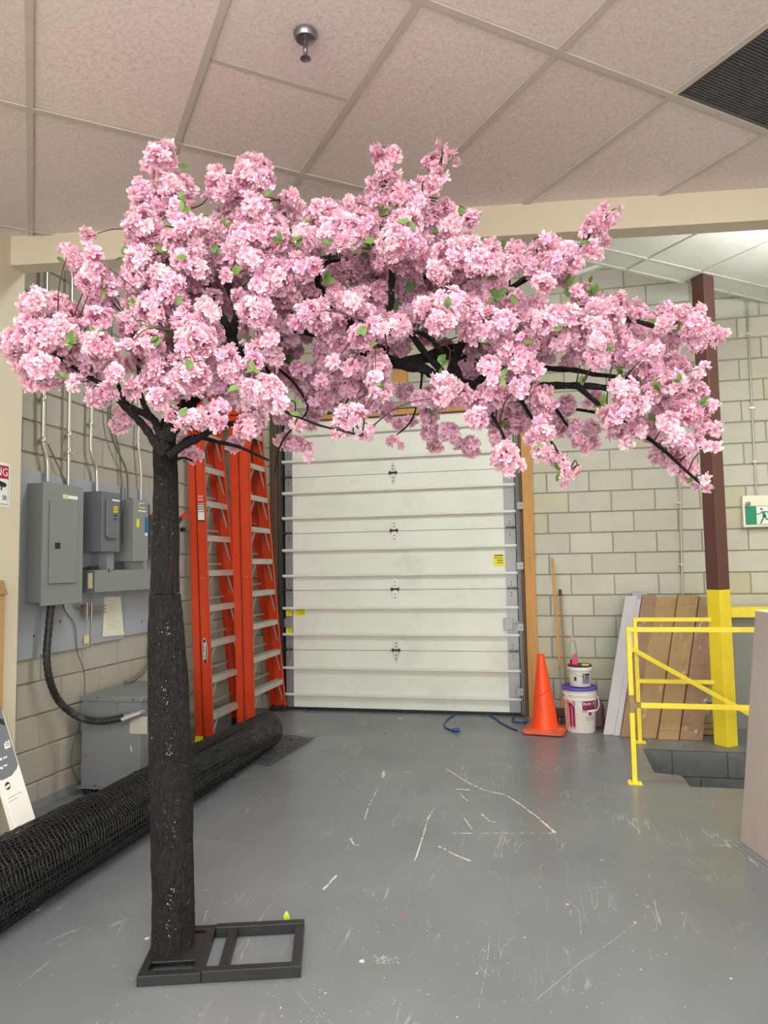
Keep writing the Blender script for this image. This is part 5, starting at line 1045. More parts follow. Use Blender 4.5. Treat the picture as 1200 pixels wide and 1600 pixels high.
ladder('farther red-orange stepladder folded in the corner by the garage door', 6.35, (369, 1110), (396, 1110), (355, 746), (385.5, 740), (447.5, 1104), (417, 749), 3.05, 9, float(ony(396, 1082, 6.35)[2]), .312)

# ================================================================== BLACK NETTING ROLL
def fast(name, V, T, m, parent=None, smooth=False, attr=None, **kw):
    V = np.ascontiguousarray(V, np.float32); T = np.ascontiguousarray(T, np.int32); me = bpy.data.meshes.new(name)
    me.vertices.add(len(V)); me.vertices.foreach_set('co', V.ravel()); me.loops.add(T.size); me.loops.foreach_set('vertex_index', T.ravel())
    me.polygons.add(len(T)); me.polygons.foreach_set('loop_start', np.arange(0, T.size, T.shape[1], dtype=np.int32)); me.update(calc_edges=True)
    if attr is not None:
        a = me.color_attributes.new('petal', 'FLOAT_COLOR', 'POINT'); a.data.foreach_set('color', np.ascontiguousarray(attr, np.float32).ravel())
    me.materials.append(MT[m]); me.validate(); return link(name, me, parent, **kw)
def strands(Pa, Pb, w):
    d = Pb-Pa; d /= np.linalg.norm(d, axis=1)[:, None]+1e-9; ref = np.where(np.abs(d[:, 2:3]) > .9, np.array([[1., 0, 0]]), np.array([[0, 0, 1.]])); s = np.cross(d, ref); s /= np.linalg.norm(s, axis=1)[:, None]+1e-9; u = np.cross(s, d)
    V = [];
    for k in range(3):
        a = 2*math.pi*k/3+.5; o = (math.cos(a)*s+math.sin(a)*u)*w; V += [Pa+o, Pb+o]
    n = len(Pa); V = np.stack(V, 1).reshape(-1, 3); b = np.arange(n)[:, None]*6
    Q = np.concatenate([b+np.array([[2*k, 2*((k+1) % 3), 2*((k+1) % 3)+1, 2*k+1]]) for k in range(3)]); return V, Q
ax0, ay0, ay1 = -2.325, 2.25, 5.75
def rollpt(th_, y, R0, ph=0.):
    f = (y-ay0)/(ay1-ay0); wob = 1+.03*np.sin(th_*2+y*2.1+ph)+.018*np.sin(th_*5+y*5+ph*2)
    R = R0*(1.04-.15*f)*wob; zc = .163*(1.04-.15*f); return np.stack([ax0+.03*f+R*np.cos(th_), y, np.maximum(zc+R*np.sin(th_), .004)], -1)
def netlayer(R0, n, dy, ph, t0=0., t1=2*math.pi, y0=ay0, y1=ay1, jit=.0012, skew=0.):
    ys = np.arange(y0, y1, dy); th_ = np.linspace(t0, t1, n+1); TT, YY = np.meshgrid(th_, ys); YY = YY+skew*TT/6.28+.006*np.sin(TT*9+ph+YY*3)
    G = rollpt(TT+ph*.02, YY, R0, ph)+rng.normal(0, jit, TT.shape+(3,))*np.array([1, .5, 1]); return np.concatenate([G[:, :-1].reshape(-1, 3), G[:-1].reshape(-1, 3)]), np.concatenate([G[:, 1:].reshape(-1, 3), G[1:].reshape(-1, 3)])
t = thing('netting_roll', (ax0, 4.0, 0), 'long roll of black plastic mesh netting lying on the floor along the wall', 'netting roll')
PA_, PB_ = [], []
for R0, n, dy, ph, kw in ((.164, 34, .023, 0, {}), (.153, 30, .026, 1.3, {})):
    a, b = netlayer(R0, n, dy, ph, **kw); PA_.append(a); PB_.append(b)
a, b = netlayer(.184, 30, .03, .4, t0=.6, t1=3.3, y0=ay0, y1=3.35, jit=.002, skew=.4); PA_.append(a); PB_.append(b)
a, b = netlayer(.173, 26, .03, .9, t0=1.2, t1=3.6, y0=3.2, y1=5.2, jit=.002, skew=.3); PA_.append(a); PB_.append(b)
V, Q = strands(np.concatenate(PA_), np.concatenate(PB_), .0029)
fast('net_strands', V, Q, 'net', t, kind='stuff')
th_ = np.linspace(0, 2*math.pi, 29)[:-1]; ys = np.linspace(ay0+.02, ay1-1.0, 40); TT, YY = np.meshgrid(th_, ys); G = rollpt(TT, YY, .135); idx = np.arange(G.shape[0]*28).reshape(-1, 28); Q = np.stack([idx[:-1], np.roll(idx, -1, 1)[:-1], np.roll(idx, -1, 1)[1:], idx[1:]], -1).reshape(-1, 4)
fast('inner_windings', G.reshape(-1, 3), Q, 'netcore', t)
# loose unrolled end on the floor at the far end
XX, YY = np.meshgrid(np.linspace(-2.34, -2.02, 14), np.linspace(5.2, 6.1, 34)); f = (XX+2.34)/.32; G = np.stack([XX+.08*(YY-5.6), YY, .012+.10*(1-f)**2*(6.3-YY)], -1)+rng.normal(0, .003, XX.shape+(3,)); G[..., 2] = np.maximum(G[..., 2], .004)
V, Q = strands(np.concatenate([G[:, :-1].reshape(-1, 3), G[:-1].reshape(-1, 3)]), np.concatenate([G[:, 1:].reshape(-1, 3), G[1:].reshape(-1, 3)]), .0018); fast('loose_end', V, Q, 'net', t, kind='stuff')

# ================================================================== ARTIFICIAL CHERRY TREE
from mathutils import noise as MN
B0 = onz(268, 1490); F1 = onz(213, 1543); F2 = onz(313, 1540); F3 = onz(470, 1528)
e1 = (F3-F1)/np.linalg.norm(F3-F1); e2 = np.array([-e1[1], e1[0], 0])
dpt = float((onz(470, 1452)-F1)@e2); w1 = float((F2-F1)@e1); w3 = float((F3-F1)@e1)
def fpnt(a, b, z=0.): return F1+e1*a+e2*b+Zv*z
tree = thing('cherry_blossom_tree', tuple(B0), 'artificial pink cherry blossom tree with a black trunk arching right', 'tree')
hb_ = .038
def bar(a0, a1, b0, b1, h=hb_, nm='base_bar', z0=0., m='blackmetal'):
    return MB().hull8([fpnt(a0, b0, z0), fpnt(a1, b0, z0), fpnt(a1, b1, z0), fpnt(a0, b1, z0)], [fpnt(a0, b0, z0+h), fpnt(a1, b0, z0+h), fpnt(a1, b1, z0+h), fpnt(a0, b1, z0+h)]).build(nm, m, tree, bev=.002)
bw = .036
bar(0, w1-.001, 0, bw); bar(0, w1-.001, dpt-bw, dpt); bar(0, bw*.8, bw, dpt-bw); bar(w1-bw, w1-.001, bw, dpt-bw)
bar(bw*.8, w1-bw, bw+.055, dpt-bw-.03, .008, 'base_plate', hb_-.008)
bar(w1+.001, w3, .0, bw, hb_+.004); bar(w1+.001, w3, dpt-bw, dpt, hb_+.004); bar(w3-bw, w3, bw, dpt-bw); bar(w1+.055, w1+.055+bw, bw, dpt-bw, hb_-.004)
# trunk
DT = float((B0-EYEP)@FW)
prof = [(1500, 270.5, 40), (1493, 270.5, 36), (1480, 270.5, 33.5), (1460, 270.5, 32.3), (1400, 271, 32), (1300, 269, 31.5), (1250, 268, 31.5), (1150, 266, 31), (1080, 264, 29.5), (1000, 261, 27.5), (930, 257.5, 23.5), (925, 257.5, 21.5), (850, 258.8, 20), (780, 259, 18.5), (730, 258.5, 18), (705, 258, 18.5), (690, 257.5, 17), (672, 259, 13), (655, 262, 9)]
YT = float(B0[1])
cen, rad = [], []
for y, x, r in prof: p = ony(x, y, YT); cen.append(p); rad.append(r/FPX*float((p-EYEP)@FW))
cen[0][2] = hb_-.002
def samp(z):
    zs_ = [c[2] for c in cen]; i = max(0, min(len(zs_)-2, next((k for k in range(len(zs_)-1) if zs_[k+1] >= z), len(zs_)-2))); f = (z-zs_[i])/(zs_[i+1]-zs_[i]); return cen[i]*(1-f)+cen[i+1]*f, rad[i]*(1-f)+rad[i+1]*f
def trunkseg(z0, z1, name, nz, na=72, extra=0.):
    V = []; F = []
    for i in range(nz+1):
        z = z0+(z1-z0)*i/nz; c, r = samp(z)
        for k in range(na):
            a = 2*math.pi*k/na; x, y = math.cos(a), math.sin(a)
            n1 = MN.noise(Vector((x*3.2, y*3.2, z*1.6)))*.006; n2 = abs(MN.noise(Vector((x*9, y*9, z*5+3))))*.008; n3 = MN.noise(Vector((x*22, y*22, z*16)))*.0028
            rr = (r+extra)*(1+.0)+n1-n2+n3+.002; V.append((c[0]+x*rr, c[1]+y*rr, z))
    F = [(i*na+k, i*na+(k+1) % na, (i+1)*na+(k+1) % na, (i+1)*na+k) for i in range(nz) for k in range(na)]+[tuple(reversed(range(na))), tuple(range(nz*na, (nz+1)*na))]
    return MB().add(V, F).build(name, 'bark', tree, smooth=True)
zj = float(ony(258, 928, YT)[2]); trunkseg(hb_, zj, 'lower_trunk', 190, extra=0.); trunkseg(zj+.003, cen[-1][2], 'upper_trunk', 90)
mb = MB()
for x, y, n_, sy in ((266, 1172, 14, 14), (262, 1440, 16, 30), (268, 1395, 10, 20), (258, 1080, 8, 22), (262, 985, 8, 14), (270, 1305, 6, 30), (265, 1475, 8, 8)):
    for _ in range(n_):
        px_, py_ = x+random.gauss(0, 2.6), y+random.gauss(0, sy*.5); q = ony(px_, py_, YT); c, r = samp(q[2]); dx = (q[0]-c[0])*.97; yy = c[1]-math.sqrt(max((r+.004)**2-dx*dx, 1e-6)); s_ = random.uniform(.0006, .0017)
        if q[2] < .06: continue
        cc2 = ony(px_, py_, yy); mb.prism([cc2+np.array((math.cos(a)*s_, 0, math.sin(a)*s_*random.uniform(1, 2.4))) for a in (0, 1.3, 2.6, 3.9, 5.2)], (0, -.002, 0))
mb.build('paint_flecks', 'foam', tree, kind='stuff')
# limbs --------------------------------------------------------------
def D0(x): return DT+.0+.18*max(0, (x-260))/880
def wp(x, y, o): return dep(x, y, D0(x)+o)
LIMBS = [([(256, 712, 0), (236, 680, .0), (215, 655, -.02), (192, 632, -.04), (176, 615, -.06), (140, 590, -.1), (95, 560, -.14)], 7.5, 3),
 ([(262, 705, 0), (248, 672, .02), (240, 655, .03), (216, 642, .02), (197, 630, .02), (188, 610, .05), (165, 570, .08)], 7.5, 2.5),
 ([(240, 655, .03), (226, 632, .05), (220, 615, .08), (215, 560, .1), (200, 500, .12)], 5, 2.5),
 ([(262, 712, 0), (285, 696, .0), (310, 686, -.02), (338, 668, -.04), (370, 660, -.02), (400, 652, .02)], 7, 4),
 ([(275, 700, .02), (300, 682, .06), (340, 690, .1), (380, 700, .14), (420, 720, .18)], 4.5, 2),
 ([(258, 690, .02), (275, 655, .05), (300, 625, .1), (335, 590, .1), (370, 560, .08), (385, 545, .1)], 14, 11),
 ([(370, 560, .08), (362, 525, .05), (352, 505, .0), (338, 480, -.02), (320, 430, -.05), (290, 360, -.06), (265, 290, -.08)], 9, 3),
 ([(362, 525, .05), (372, 490, .0), (366, 470, -.03), (355, 440, -.05), (365, 400, -.1), (380, 330, -.1), (395, 280, -.12)], 8, 3),
 ([(385, 545, .1), (440, 515, .12), (500, 520, .14), (560, 545, .14), (620, 568, .12), (660, 575, .1), (682, 588, .1), (740, 602, .08), (800, 604, .05), (850, 603, .03), (900, 602, .0), (950, 607, -.02), (1010, 625, -.05), (1080, 655, -.08)], 11, 4),
 ([(640, 568, .12), (690, 555, .2), (730, 560, .25), (780, 576, .2), (850, 575, .15), (900, 580, .1), (950, 588, .1), (1050, 600, .1)], 8, 3),
 ([(560, 545, .14), (545, 500, .1), (520, 470, .05), (498, 445, .0), (500, 425, -.05), (510, 410, -.05), (530, 405, -.05)], 7, 2.5),
 ([(600, 560, .13), (610, 480, .05), (612, 430, .0), (608, 380, -.08), (606, 320, -.1), (602, 260, -.12)], 7, 2.5),
 ([(610, 400, -.05), (640, 340, -.1), (665, 300, -.1), (690, 260, -.12)], 4.5, 2),
 ([(690, 580, .1), (640, 520, .15), (625, 470, .2), (680, 420, .25), (730, 380, .3)], 6, 2.5),
 ([(700, 590, .1), (730, 520, .05), (775, 470, -.02), (830, 430, -.05), (880, 410, -.08), (905, 390, -.1), (940, 345, -.12)], 7, 2.5),
 ([(740, 602, .08), (820, 540, .0), (900, 500, -.05), (980, 500, -.08), (1060, 520, -.1), (1110, 530, -.1)], 6, 2.5),
 ([(720, 600, .08), (710, 570, .05), (690, 550, .0), (660, 520, -.1), (600, 520, -.2), (560, 500, -.25)], 6, 2),
 ([(900, 602, 0), (960, 650, -.06), (1020, 690, -.1), (1060, 725, -.12), (1095, 755, -.12)], 4.5, 2),
 ([(740, 602, .08), (770, 650, .0), (790, 690, -.05), (795, 725, -.06)], 3.5, 1.5),
 ([(800, 604, .05), (830, 650, -.02), (860, 690, -.06), (890, 735, -.08)], 3.5, 1.5),
 ([(600, 565, .14), (560, 600, .2), (540, 640, .22), (560, 670, .2)], 2.2, 1.2),
 ([(400, 550, .1), (430, 600, .0), (440, 640, -.05), (500, 665, -.08), (565, 680, -.1)], 3, 1.5),
 ([(420, 560, .1), (460, 600, .2), (480, 640, .25), (440, 690, .25), (430, 740, .2)], 2.5, 1.2),
 ([(340, 600, .1), (330, 560, -.05), (320, 530, -.15), (280, 520, -.2)], 6, 2),
 ([(660, 575, .1), (655, 620, .2), (640, 660, .22), (610, 690, .22)], 2.2, 1.2),
 ([(850, 603, .03), (870, 640, .15), (890, 670, .2), (910, 690, .2)], 3.5, 1.5),
 ([(258, 700, .03), (262, 720, .15), (285, 715, .25), (300, 720, .3)], 4, 1.5),
 ([(440, 515, .12), (420, 450, .2), (430, 380, .25), (450, 320, .25)], 6, 2),
 ([(500, 520, .14), (540, 450, .3), (600, 400, .4), (700, 380, .45)], 7, 2.5),
 ([(620, 568, .12), (720, 540, .35), (820, 520, .45), (920, 500, .45)], 7, 2.5),
 ([(300, 625, .1), (280, 560, .3), (240, 480, .4), (200, 420, .4)], 7, 2.5),
 ([(740, 602, .08), (820, 620, .3), (900, 640, .35), (980, 650, .35)], 5, 2)]
LS = []
for pts, r0, r1 in LIMBS:
    P = [wp(*p) for p in pts]; PB = bez(P, 5); n = len(PB); kk = FPX/DT
    PB = [p+np.array((MN.noise(Vector(p)*9), MN.noise(Vector(p)*9+Vector((5, 5, 5))), MN.noise(Vector(p)*9+Vector((9, 1, 3)))))*.006 if 0 < i else p for i, p in enumerate(PB)]
    R = [(r0+(r1-r0)*i/(n-1))/kk*(1+.12*math.sin(i*2.3)) for i in range(n)]; MB().tube(PB, R, 10).build('branch', 'bark', tree, smooth=True); LS += [(p, r) for p, r in zip(PB, R)]
LSP = np.array([p for p, r in LS])
# blossom clusters, read off the photo ------------------------------------------
Lb = [(765,75,70),(700,115,40),(760,150,60),(850,230,65),(800,220,60),(890,240,40),(665,230,50),(690,310,75),(630,240,25),(680,400,80),(650,480,65),(660,560,70),(620,650,60),(600,600,35),(760,300,70),(830,330,60),(870,400,60),(950,400,45),(900,310,30),(410,450,40),(320,510,42),(360,560,50),(390,600,60),(450,620,60),(500,660,50),(410,660,50),(440,540,45),(470,750,65),(460,830,60),(520,690,30),(175,700,30),(170,760,60),(250,790,70),(130,780,45),(150,860,70),(60,920,50),(15,930,35),(90,980,70),(200,940,90),(300,900,80),(350,840,60),(310,800,45),(70,1050,45),(180,1070,80),(150,1140,45),(220,1140,45),(290,1020,85),(390,1000,80),(460,970,75),(500,1040,70),(420,1090,65),(540,1090,48),(350,1130,40),(290,1110,45),(450,1210,50),(500,1180,45),(400,1190,30),(740,640,60),(700,690,70),(790,680,75),(640,770,70),(585,850,45),(720,800,80),(640,900,80),(700,950,70),(590,970,40),(820,760,65),(760,870,55),(850,640,50),(860,560,55),(930,600,55),(870,500,60),(800,480,55),(920,500,45),(890,840,70),(970,790,60),(850,900,55),(930,940,80),(1000,900,45),(880,980,55),(770,1080,85),(710,1130,60),(830,1150,75),(740,1210,55),(900,1110,85),(960,1160,55),(1000,1060,75),(1080,1080,60),(1030,1130,55),(930,1050,70),(1070,1010,45),(810,1290,38),(890,1290,45),(960,1300,60),(1030,1260,50),(1020,1330,40),(880,1340,32),(820,1340,30),(620,1170,45),(1020,150,38),(1040,220,65),(1090,290,80),(1150,110,42),(1170,180,70),(1130,240,70),(975,265,22),(1150,390,85),(1070,410,55),(1010,400,45),(1080,540,70),(1150,470,80),(1010,500,50),(980,560,50),(1050,640,40),(1120,600,50),(1180,560,60),(960,680,45),(1000,730,40),(1130,740,45),(1160,800,55)]
Ld = [(560,1330,45),(600,1300,40),(560,1280,35),(690,1340,28),(620,1050,45),(680,1050,45),(650,1020,45),(660,1000,40),(1050,900,50),(1080,960,45),(880,1460,40),(910,1480,40),(860,1420,35),(1100,1420,40)]
Mb = [(50,130,65),(100,190,55),(20,210,70),(70,95,35),(100,120,40),(225,265,45),(230,315,58),(190,290,40),(60,310,60),(60,400,80),(140,440,75),(20,360,60),(150,380,50),(350,305,32),(330,360,45),(240,400,48),(290,450,65),(420,370,75),(490,285,34),(540,320,55),(480,430,85),(400,440,75),(560,400,75),(625,30,25),(640,80,42),(705,65,42),(660,130,42),(710,140,34),(615,185,32),(680,185,40),(640,240,68),(740,260,65),(820,290,50),(620,330,75),(700,350,75),(930,30,32),(970,75,26),(1000,100,14),(890,110,50),(920,160,40),(890,200,45),(840,215,45),(780,240,45),(770,400,75),(860,370,75),(950,330,55),(970,400,55),(1060,370,42),(1085,335,25),(880,440,75),(700,480,75),(740,540,75),(660,550,60),(620,430,55),(800,490,60),(860,530,75),(960,540,75),(1030,500,62),(1085,480,30),(1150,520,50),(1170,580,55),(1080,570,65),(1000,610,60),(920,620,60),(150,640,90),(100,590,55),(200,700,75),(250,590,75),(330,590,45),(90,690,55),(210,520,65),(300,520,60),(60,800,80),(100,850,50),(20,870,45),(300,800,55),(350,830,75),(420,860,55),(260,850,45),(440,730,55),(500,770,65),(560,800,52),(530,730,50),(870,800,75),(930,850,72),(960,760,65),(1060,810,90),(1120,870,82),(1150,770,75),(1060,900,50),(560,920,60),(620,880,55),(700,880,65),(740,870,55),(450,960,55),(430,1040,42),(500,1060,42),(400,920,50),(80,980,70),(120,930,45),(50,1040,45),(150,1010,45),(640,1060,52),(620,1110,40),(650,1180,48),(700,1160,28),(610,1180,25),(100,1180,85),(50,1240,60),(20,1160,50),(150,1230,55),(450,1350,52),(530,1290,50),(480,1290,50),(560,1390,38),(600,1350,26),(420,1380,26),(940,1130,50),(1000,1190,65),(930,1200,45),(1110,1240,60),(1160,1190,55),(1090,1300,55),(20,1350,60),(70,1300,50),(1150,1060,55),(1180,1120,45)]
Md = [(480,560,45),(520,630,50),(430,600,45),(600,560,55),(600,640,75),(700,640,75),(600,730,75),(690,770,65),(780,700,75),(780,780,55),(850,700,60),(230,930,45),(230,1000,45),(660,960,55),(730,960,55),(720,1030,45),(670,1010,40),(270,1080,50),(350,1080,55),(300,1150,60),(350,1210,65),(420,1200,60),(400,1130,50),(500,1150,65),(560,1180,60),(600,1240,55),(670,1260,48),(760,1180,45),(320,1320,45),(260,1330,40),(200,1410,45),(250,1420,40),(300,1440,32),(305,1480,22),(160,1400,28),(730,1330,36),(775,1320,38),(700,1410,34),(745,1425,22),(870,1290,48),(880,1370,48),(900,1430,38),(960,1360,45),(990,1390,38),(1065,1440,48),(1095,1415,25),(1010,1420,30),(1020,1060,45),(940,980,50),(1090,1160,50),(880,1180,45),(200,1290,50),(350,1260,45),(1130,980,50),(870,920,50),(930,700,65),(1040,690,70)]
Rb = [(510,62,24),(555,70,26),(480,90,30),(440,125,34),(500,120,40),(545,120,30),(420,170,26),(470,180,38),(500,200,34),(445,240,40),(470,260,30),(250,190,28),(280,200,25),(230,260,55),(120,250,42),(300,250,52),(350,250,45),(200,320,55),(290,310,55),(370,300,45),(330,370,45),(240,390,50),(20,250,42),(60,330,55),(120,320,45),(30,400,55),(390,420,32),(430,410,28),(400,465,38),(470,470,40),(530,480,32),(460,490,38),(120,470,55),(160,530,55),(210,490,50),(240,560,50),(80,550,55),(600,540,42),(650,520,25),(540,530,45),(480,560,52),(420,560,52),(350,520,45),(290,540,50),(770,505,38),(840,515,38),(900,510,34),(820,590,55),(900,570,52),(960,600,42),(1015,600,24),(985,640,30),(890,640,45),(760,560,45),(300,630,65),(400,620,55),(490,640,55),(570,630,55),(560,700,48),(480,710,55),(400,690,50),(640,700,65),(700,760,55),(790,730,52),(840,745,32),(930,745,24),(905,775,28),(890,800,30),(100,680,65),(150,730,55),(200,760,42),(60,640,55),(180,650,55),(600,860,55),(560,830,42),(650,910,45),(580,940,55),(520,950,42),(560,1020,45),(600,1070,30),(640,1010,45),(540,990,38),(800,820,55),(860,850,55),(740,820,55),(820,890,55),(900,860,42),(940,920,42),(975,900,26),(870,950,50),(930,1000,42),(985,1010,30),(940,1080,22),(975,1085,24),(780,980,48),(720,940,55),(790,1040,52),(840,1070,45),(880,1095,32),(890,1060,30),(820,1120,42),(820,1180,40),(870,1180,35),(900,1240,28),(940,1225,24),(860,1215,30),(940,1260,18),(690,870,50),(240,910,48),(220,860,50),(140,830,45),(70,870,55),(240,980,42),(250,1030,42),(200,1050,42),(240,1100,42),(290,1130,42),(330,1165,38),(395,1200,22),(345,1205,32),(325,1235,17),(90,1110,50),(60,1150,42),(120,1160,42),(100,1190,24),(700,680,50)]
Rd = [(700,560,50),(640,600,55),(700,630,60),(760,670,55),(350,740,40),(250,700,45),(460,880,36),(430,900,25),(100,920,55),(180,940,55),(340,920,45),(290,960,50),(330,1000,40),(380,1010,42),(440,1010,42),(450,1070,35),(400,1070,35),(425,1100,25),(340,900,40),(30,970,50),(80,1000,50),(50,1050,45),(140,990,45),(700,1030,45),(750,1100,42),(720,1130,32),(760,1140,30),(660,960,45),(700,980,45),(640,800,55),(350,560,45),(600,620,50)]
BL = []
def addb(lst, ox, oy, s, dim):
    for x, y, r in lst:
        X_, Y_, R_ = ox+x/s, oy+y/s, r/s
        o = random.uniform(.12, .42) if dim else random.uniform(-.30, -.04)
        BL.append((X_, Y_, R_, o))
addb(Lb, 0, 220, 3, 0); addb(Ld, 0, 220, 3, 1); addb(Mb, 380, 220, 3, 0); addb(Md, 380, 220, 3, 1); addb(Rb, 760, 300, 2.727, 0); addb(Rd, 760, 300, 2.727, 1)
for yy_ in range(405, 640, 27):
    for xx_ in range(215, 1075, 29):
        x_, y_ = xx_+random.uniform(-9, 9), yy_+random.uniform(-9, 9)
        if (x_ > 760 and y_ < 468) or (x_ > 1000 and y_ < 500): continue
        if any(a0 < x_ < a1 and b0 < y_ < b1 for a0, a1, b0, b1 in ((632, 715, 500, 606), (590, 650, 560, 660), (820, 975, 560, 640), (345, 395, 490, 575), (455, 500, 530, 575), (200, 350, 560, 660), (475, 525, 395, 450), (900, 960, 400, 500), (150, 262, 560, 660), (400, 620, 612, 660))): continue
        BL.append((x_, y_, random.uniform(15, 22), random.uniform(.02, .34)))
# the far side of the crown: clusters behind those seen, so the crown is round
for (x, y, r, o) in list(BL):
    if r > 17 and random.random() < .55: BL.append((x+random.uniform(-6, 6), y+random.uniform(-6, 6), r*.85, o+random.uniform(.25, .5)))
# flower meshes
def flower(seed):
    r = random.Random(seed); V = []; T = []; A = []; k = 0
    for lay, (n, R, el, sc) in enumerate(((6, 1.0, .05, 1.), (7, .92, .45, .92), (6, .72, .9, .8), (4, .5, 1.25, .7))):
        ph = r.uniform(0, 6.28)
        for i in range(n):
            a = ph+2*math.pi*i/n+r.uniform(-.2, .2); e_ = el+r.uniform(-.22, .28); L_ = R*r.uniform(.74, 1.2); wd = L_*.30*r.uniform(.8, 1.2); cup = r.uniform(.05, .22); tw = r.uniform(-.35, .35)
            ca, sa, ce, se = math.cos(a), math.sin(a), math.cos(e_), math.sin(e_)
            def P(u, v, h): # u along, v across, h normal
                h2 = h+tw*v*u; x = u*ce-h2*se; z = u*se+h2*ce; return (x*ca-v*sa, x*sa+v*ca, z)
            V += [P(.05, 0, 0), P(L_*.5, wd*.85, cup*L_*.6), P(L_*.5, -wd*.85, cup*L_*.6), P(L_*.55, 0, -.02), P(L_*.92, wd*.75, cup*L_*.3+r.uniform(-.08, .08)), P(L_*.92, -wd*.75, cup*L_*.3+r.uniform(-.08, .08)), P(L_*1.0, 0, -.04+r.uniform(-.1, .06)), P(L_*1.06, wd*.35, r.uniform(-.08, .1)), P(L_*1.06, -wd*.35, r.uniform(-.08, .1))]
            T += [(k, k+1, k+3), (k, k+3, k+2), (k+1, k+4, k+3), (k+4, k+7, k+3), (k+7, k+6, k+3), (k+3, k+6, k+8), (k+3, k+8, k+5), (k+3, k+5, k+2)]
            A += [0, .45, .45, .4, .9, .9, .85, 1., 1.]; k += 9
    return np.array(V), np.array(T), np.array(A)
FL = [flower(s) for s in range(8)]
FR = .0245
fl_pos, fl_nrm, fl_sz = [], [], []
bc, brr = [], []
for (x, y, r, o) in BL:
    c = wp(x, y, o); D_ = D0(x)+o; Rm = r*1.13/FPX*D_; bc.append(c); brr.append(Rm)
    Rc = max(Rm-FR*.75, .006); n = max(2, int(4*math.pi*Rc*Rc/(FR*FR*1.55)*1.5)+1)
    for _ in range(n):
        d = rng.normal(size=3); d /= np.linalg.norm(d); d[2] = d[2]*.9+.08
        p = c+d*Rc*(.70+.30*rng.random()**.4+(.28 if rng.random() < .16 else 0)); nn_ = d+rng.normal(size=3)*.35+np.array([0, 0, .12]); nn_ /= np.linalg.norm(nn_)
        fl_pos.append(p); fl_nrm.append(nn_); fl_sz.append(FR*rng.uniform(.82, 1.18))
fl_pos = np.array(fl_pos); fl_nrm = np.array(fl_nrm); fl_sz = np.array(fl_sz); NF = len(fl_pos)
# the 300 that show largest: front-most ones seen from the room
rel = fl_pos-EYEP; dd = rel@FW; sx_ = 600+FPX*(rel@RT)/dd; sy_ = 800-FPX*(rel@UP)/dd
seen = {}
for i in np.argsort(dd): seen.setdefault((int(sx_[i]//22), int(sy_[i]//22)), i)
front = [i for i in seen.values()]; face = {i: -(fl_nrm[i]@(rel[i]/np.linalg.norm(rel[i]))) for i in front}
front = sorted([i for i in front if face[i] > .0], key=lambda i: -face[i]*fl_sz[i]/dd[i])[:300]; fset = set(int(i) for i in front)
def basis(n, a):
    t_ = np.cross(n, (0, 0, 1.)); t_ = t_ if np.linalg.norm(t_) > .1 else np.cross(n, (1., 0, 0)); t_ /= np.linalg.norm(t_); b = np.cross(n, t_); return math.cos(a)*t_+math.sin(a)*b, -math.sin(a)*t_+math.cos(a)*b
VV, TT_, AA = [], [], []; base = 0; var = rng.integers(0, 8, NF); ang = rng.uniform(0, 6.28, NF); tint = rng.random(NF)
FM = []
for k, (V, T, A_) in enumerate(FL):
    me = bpy.data.meshes.new('blossom'); me.from_pydata(V.tolist(), [], T.tolist()); at = me.color_attributes.new('petal', 'FLOAT_COLOR', 'POINT')
    at.data.foreach_set('color', np.stack([A_, np.full_like(A_, (k+.5)/8), A_*0, A_*0+1], 1).astype(np.float32).ravel()); me.materials.append(MT['petal']); FM.append(me)
for i in range(NF):
    X_, Y_ = basis(fl_nrm[i], ang[i]); s = fl_sz[i]
    if i in fset: link('blossom', FM[var[i]], tree, mw=frame(fl_pos[i], X_*s, Y_*s, fl_nrm[i]*s)); continue
    V, T, A_ = FL[var[i]]
    VV.append((V@np.stack([X_, Y_, fl_nrm[i]]))*s+fl_pos[i]); TT_.append(T+base); base += len(V); AA.append(np.stack([A_, np.full_like(A_, tint[i]), A_*0, A_*0+1], 1))
fast('blossoms', np.concatenate(VV), np.concatenate(TT_), 'petal', tree, attr=np.concatenate(AA), kind='stuff')
# twigs from limb to cluster
bc = np.array(bc); brr = np.array(brr); order = sorted(range(len(bc)), key=lambda i: BL[i][3])
tw_n = 0
for i in order:
    c = bc[i]; d = np.linalg.norm(LSP-c, axis=1); j = int(np.argmin(d+.25*np.maximum(0, LSP[:, 2]-c[2])))
    if d[j] < .03 or tw_n >= 290: continue
    a = LSP[j]; m_ = (a+c)/2+rng.normal(size=3)*.015+np.array([0, 0, .02]); m2 = c+(c-m_)*.25
    pts = bez([a, m_, c], 4); MB().tube(pts, [.0035*(1-.6*k/(len(pts)-1)) for k in range(len(pts))], 5).build('twig', 'twig', tree, smooth=True); tw_n += 1
# leaves
LV = [((L_[0]/3, 220+L_[1]/3)) for L_ in ((845,110),(870,290),(855,330),(990,355),(1055,400),(590,545),(880,545),(840,725),(775,530),(490,700),(540,715),(205,815),(430,900),(455,910),(325,950),(345,935),(25,970),(325,1115),(520,1135),(745,915),(795,870),(890,1075),(620,735),(1190,925),(1125,1150),(880,1255),(1185,1075),(1085,620),(680,870),(860,890),(305,570),(1000,485),(800,425))]
LV += [(380+a/3, 220+b/3) for a, b in ((125,225),(615,315),(690,320),(290,385),(280,450),(365,480),(600,510),(625,470),(590,540),(780,375),(905,405),(1045,335),(355,675),(380,655),(385,705),(230,800),(50,925),(570,870),(590,960),(740,765),(930,1060),(915,1040),(1070,1130),(1100,940),(660,1140),(340,1030),(50,1075),(375,1275),(270,1285),(870,1250),(775,660),(1175,725),(195,1020),(180,470),(390,300),(240,1240),(955,785),(600,515))]
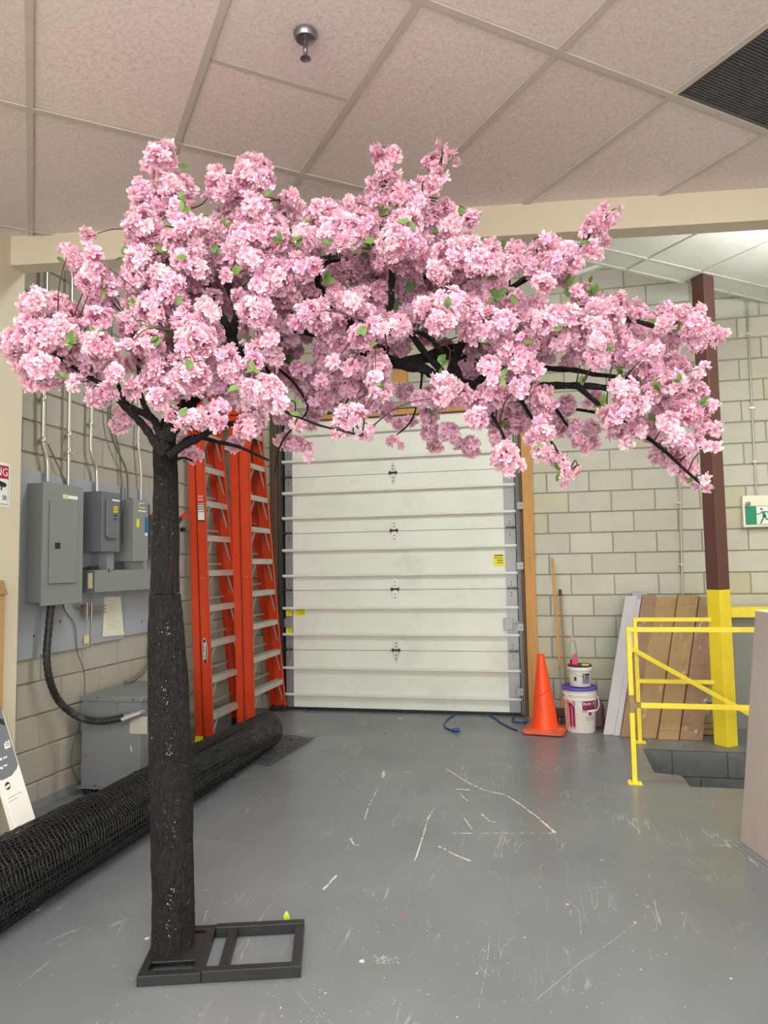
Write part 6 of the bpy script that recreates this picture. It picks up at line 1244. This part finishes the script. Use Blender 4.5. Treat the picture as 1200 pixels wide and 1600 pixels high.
LV += [(760+a/2.727, 300+b/2.727) for a, b in ((65,250),(55,360),(120,480),(445,215),(330,385),(340,405),(440,390),(455,440),(365,565),(325,575),(530,635),(800,600),(935,655),(45,440),(745,850),(720,850),(825,810),(560,770),(585,765),(720,970),(750,1120),(245,1075),(180,900),(165,920),(75,1005),(490,910),(65,790),(405,780),(315,1190),(910,905),(690,560),(205,630),(880,1215))]
leafm = []
for s in range(4):
    r = random.Random(50+s); V = []; F = []
    w_ = .2+.05*s; rows = [(0, .02), (.22, .75), (.5, 1.), (.78, .62), (1., 0.02)]
    for u, q in rows: V += [(u, w_*q, .07*math.sin(u*3)+.05*q), (u, 0, .12*math.sin(u*2.8)-.02), (u, -w_*q, .07*math.sin(u*3)+.05*q)]
    for k in range(4): b = 3*k; F += [(b, b+1, b+4, b+3), (b+1, b+2, b+5, b+4)]
    me = bpy.data.meshes.new('leaf'); me.from_pydata(V, [], F); me.materials.append(MT['leaf']); leafm.append(me)
for (x, y) in LV:
    best = None
    for k, (bx_, by_, br_, bo) in enumerate(BL):
        q = math.hypot(bx_-x, by_-y)
        if q < br_*1.02:
            D_ = D0(bx_)+bo-math.sqrt(max(br_**2-q*q, 0))/FPX*2.8; best = D_ if best is None else min(best, D_)
    D_ = (best if best else D0(x)-.1)-.004; p = dep(x, y, D_)
    for q in range(random.choice((1, 2, 2))):
        a = rng.uniform(0, 6.28); X_ = RT*math.cos(a)+UP*math.sin(a)*.9-FW*rng.uniform(-.3, .5); X_ /= np.linalg.norm(X_); n_ = -FW+rng.normal(size=3)*.35+UP*.35; n_ -= X_*(n_@X_); n_ /= np.linalg.norm(n_); s = rng.uniform(.035, .052)
        link('leaf', leafm[rng.integers(0, 4)], tree, mw=frame(p, X_*s, np.cross(n_, X_)*s, n_*s))
# fallen lime leaf standing at the base frame
p = onz(449, 1441); V, F = [], []
me = leafm[1].copy(); me.materials.clear(); me.materials.append(MT['leaflime']); lf = link('fallen_leaf', me, None, label='single lime green fallen leaf beside the black base frame', cat='leaf'); lf.matrix_basis = frame(p+np.array((.0, .0, .0)), np.array((-.12, .1, .98))*.045, np.array((1., .15, .1))*.055, np.array((0.1, -1, .1))*.045)
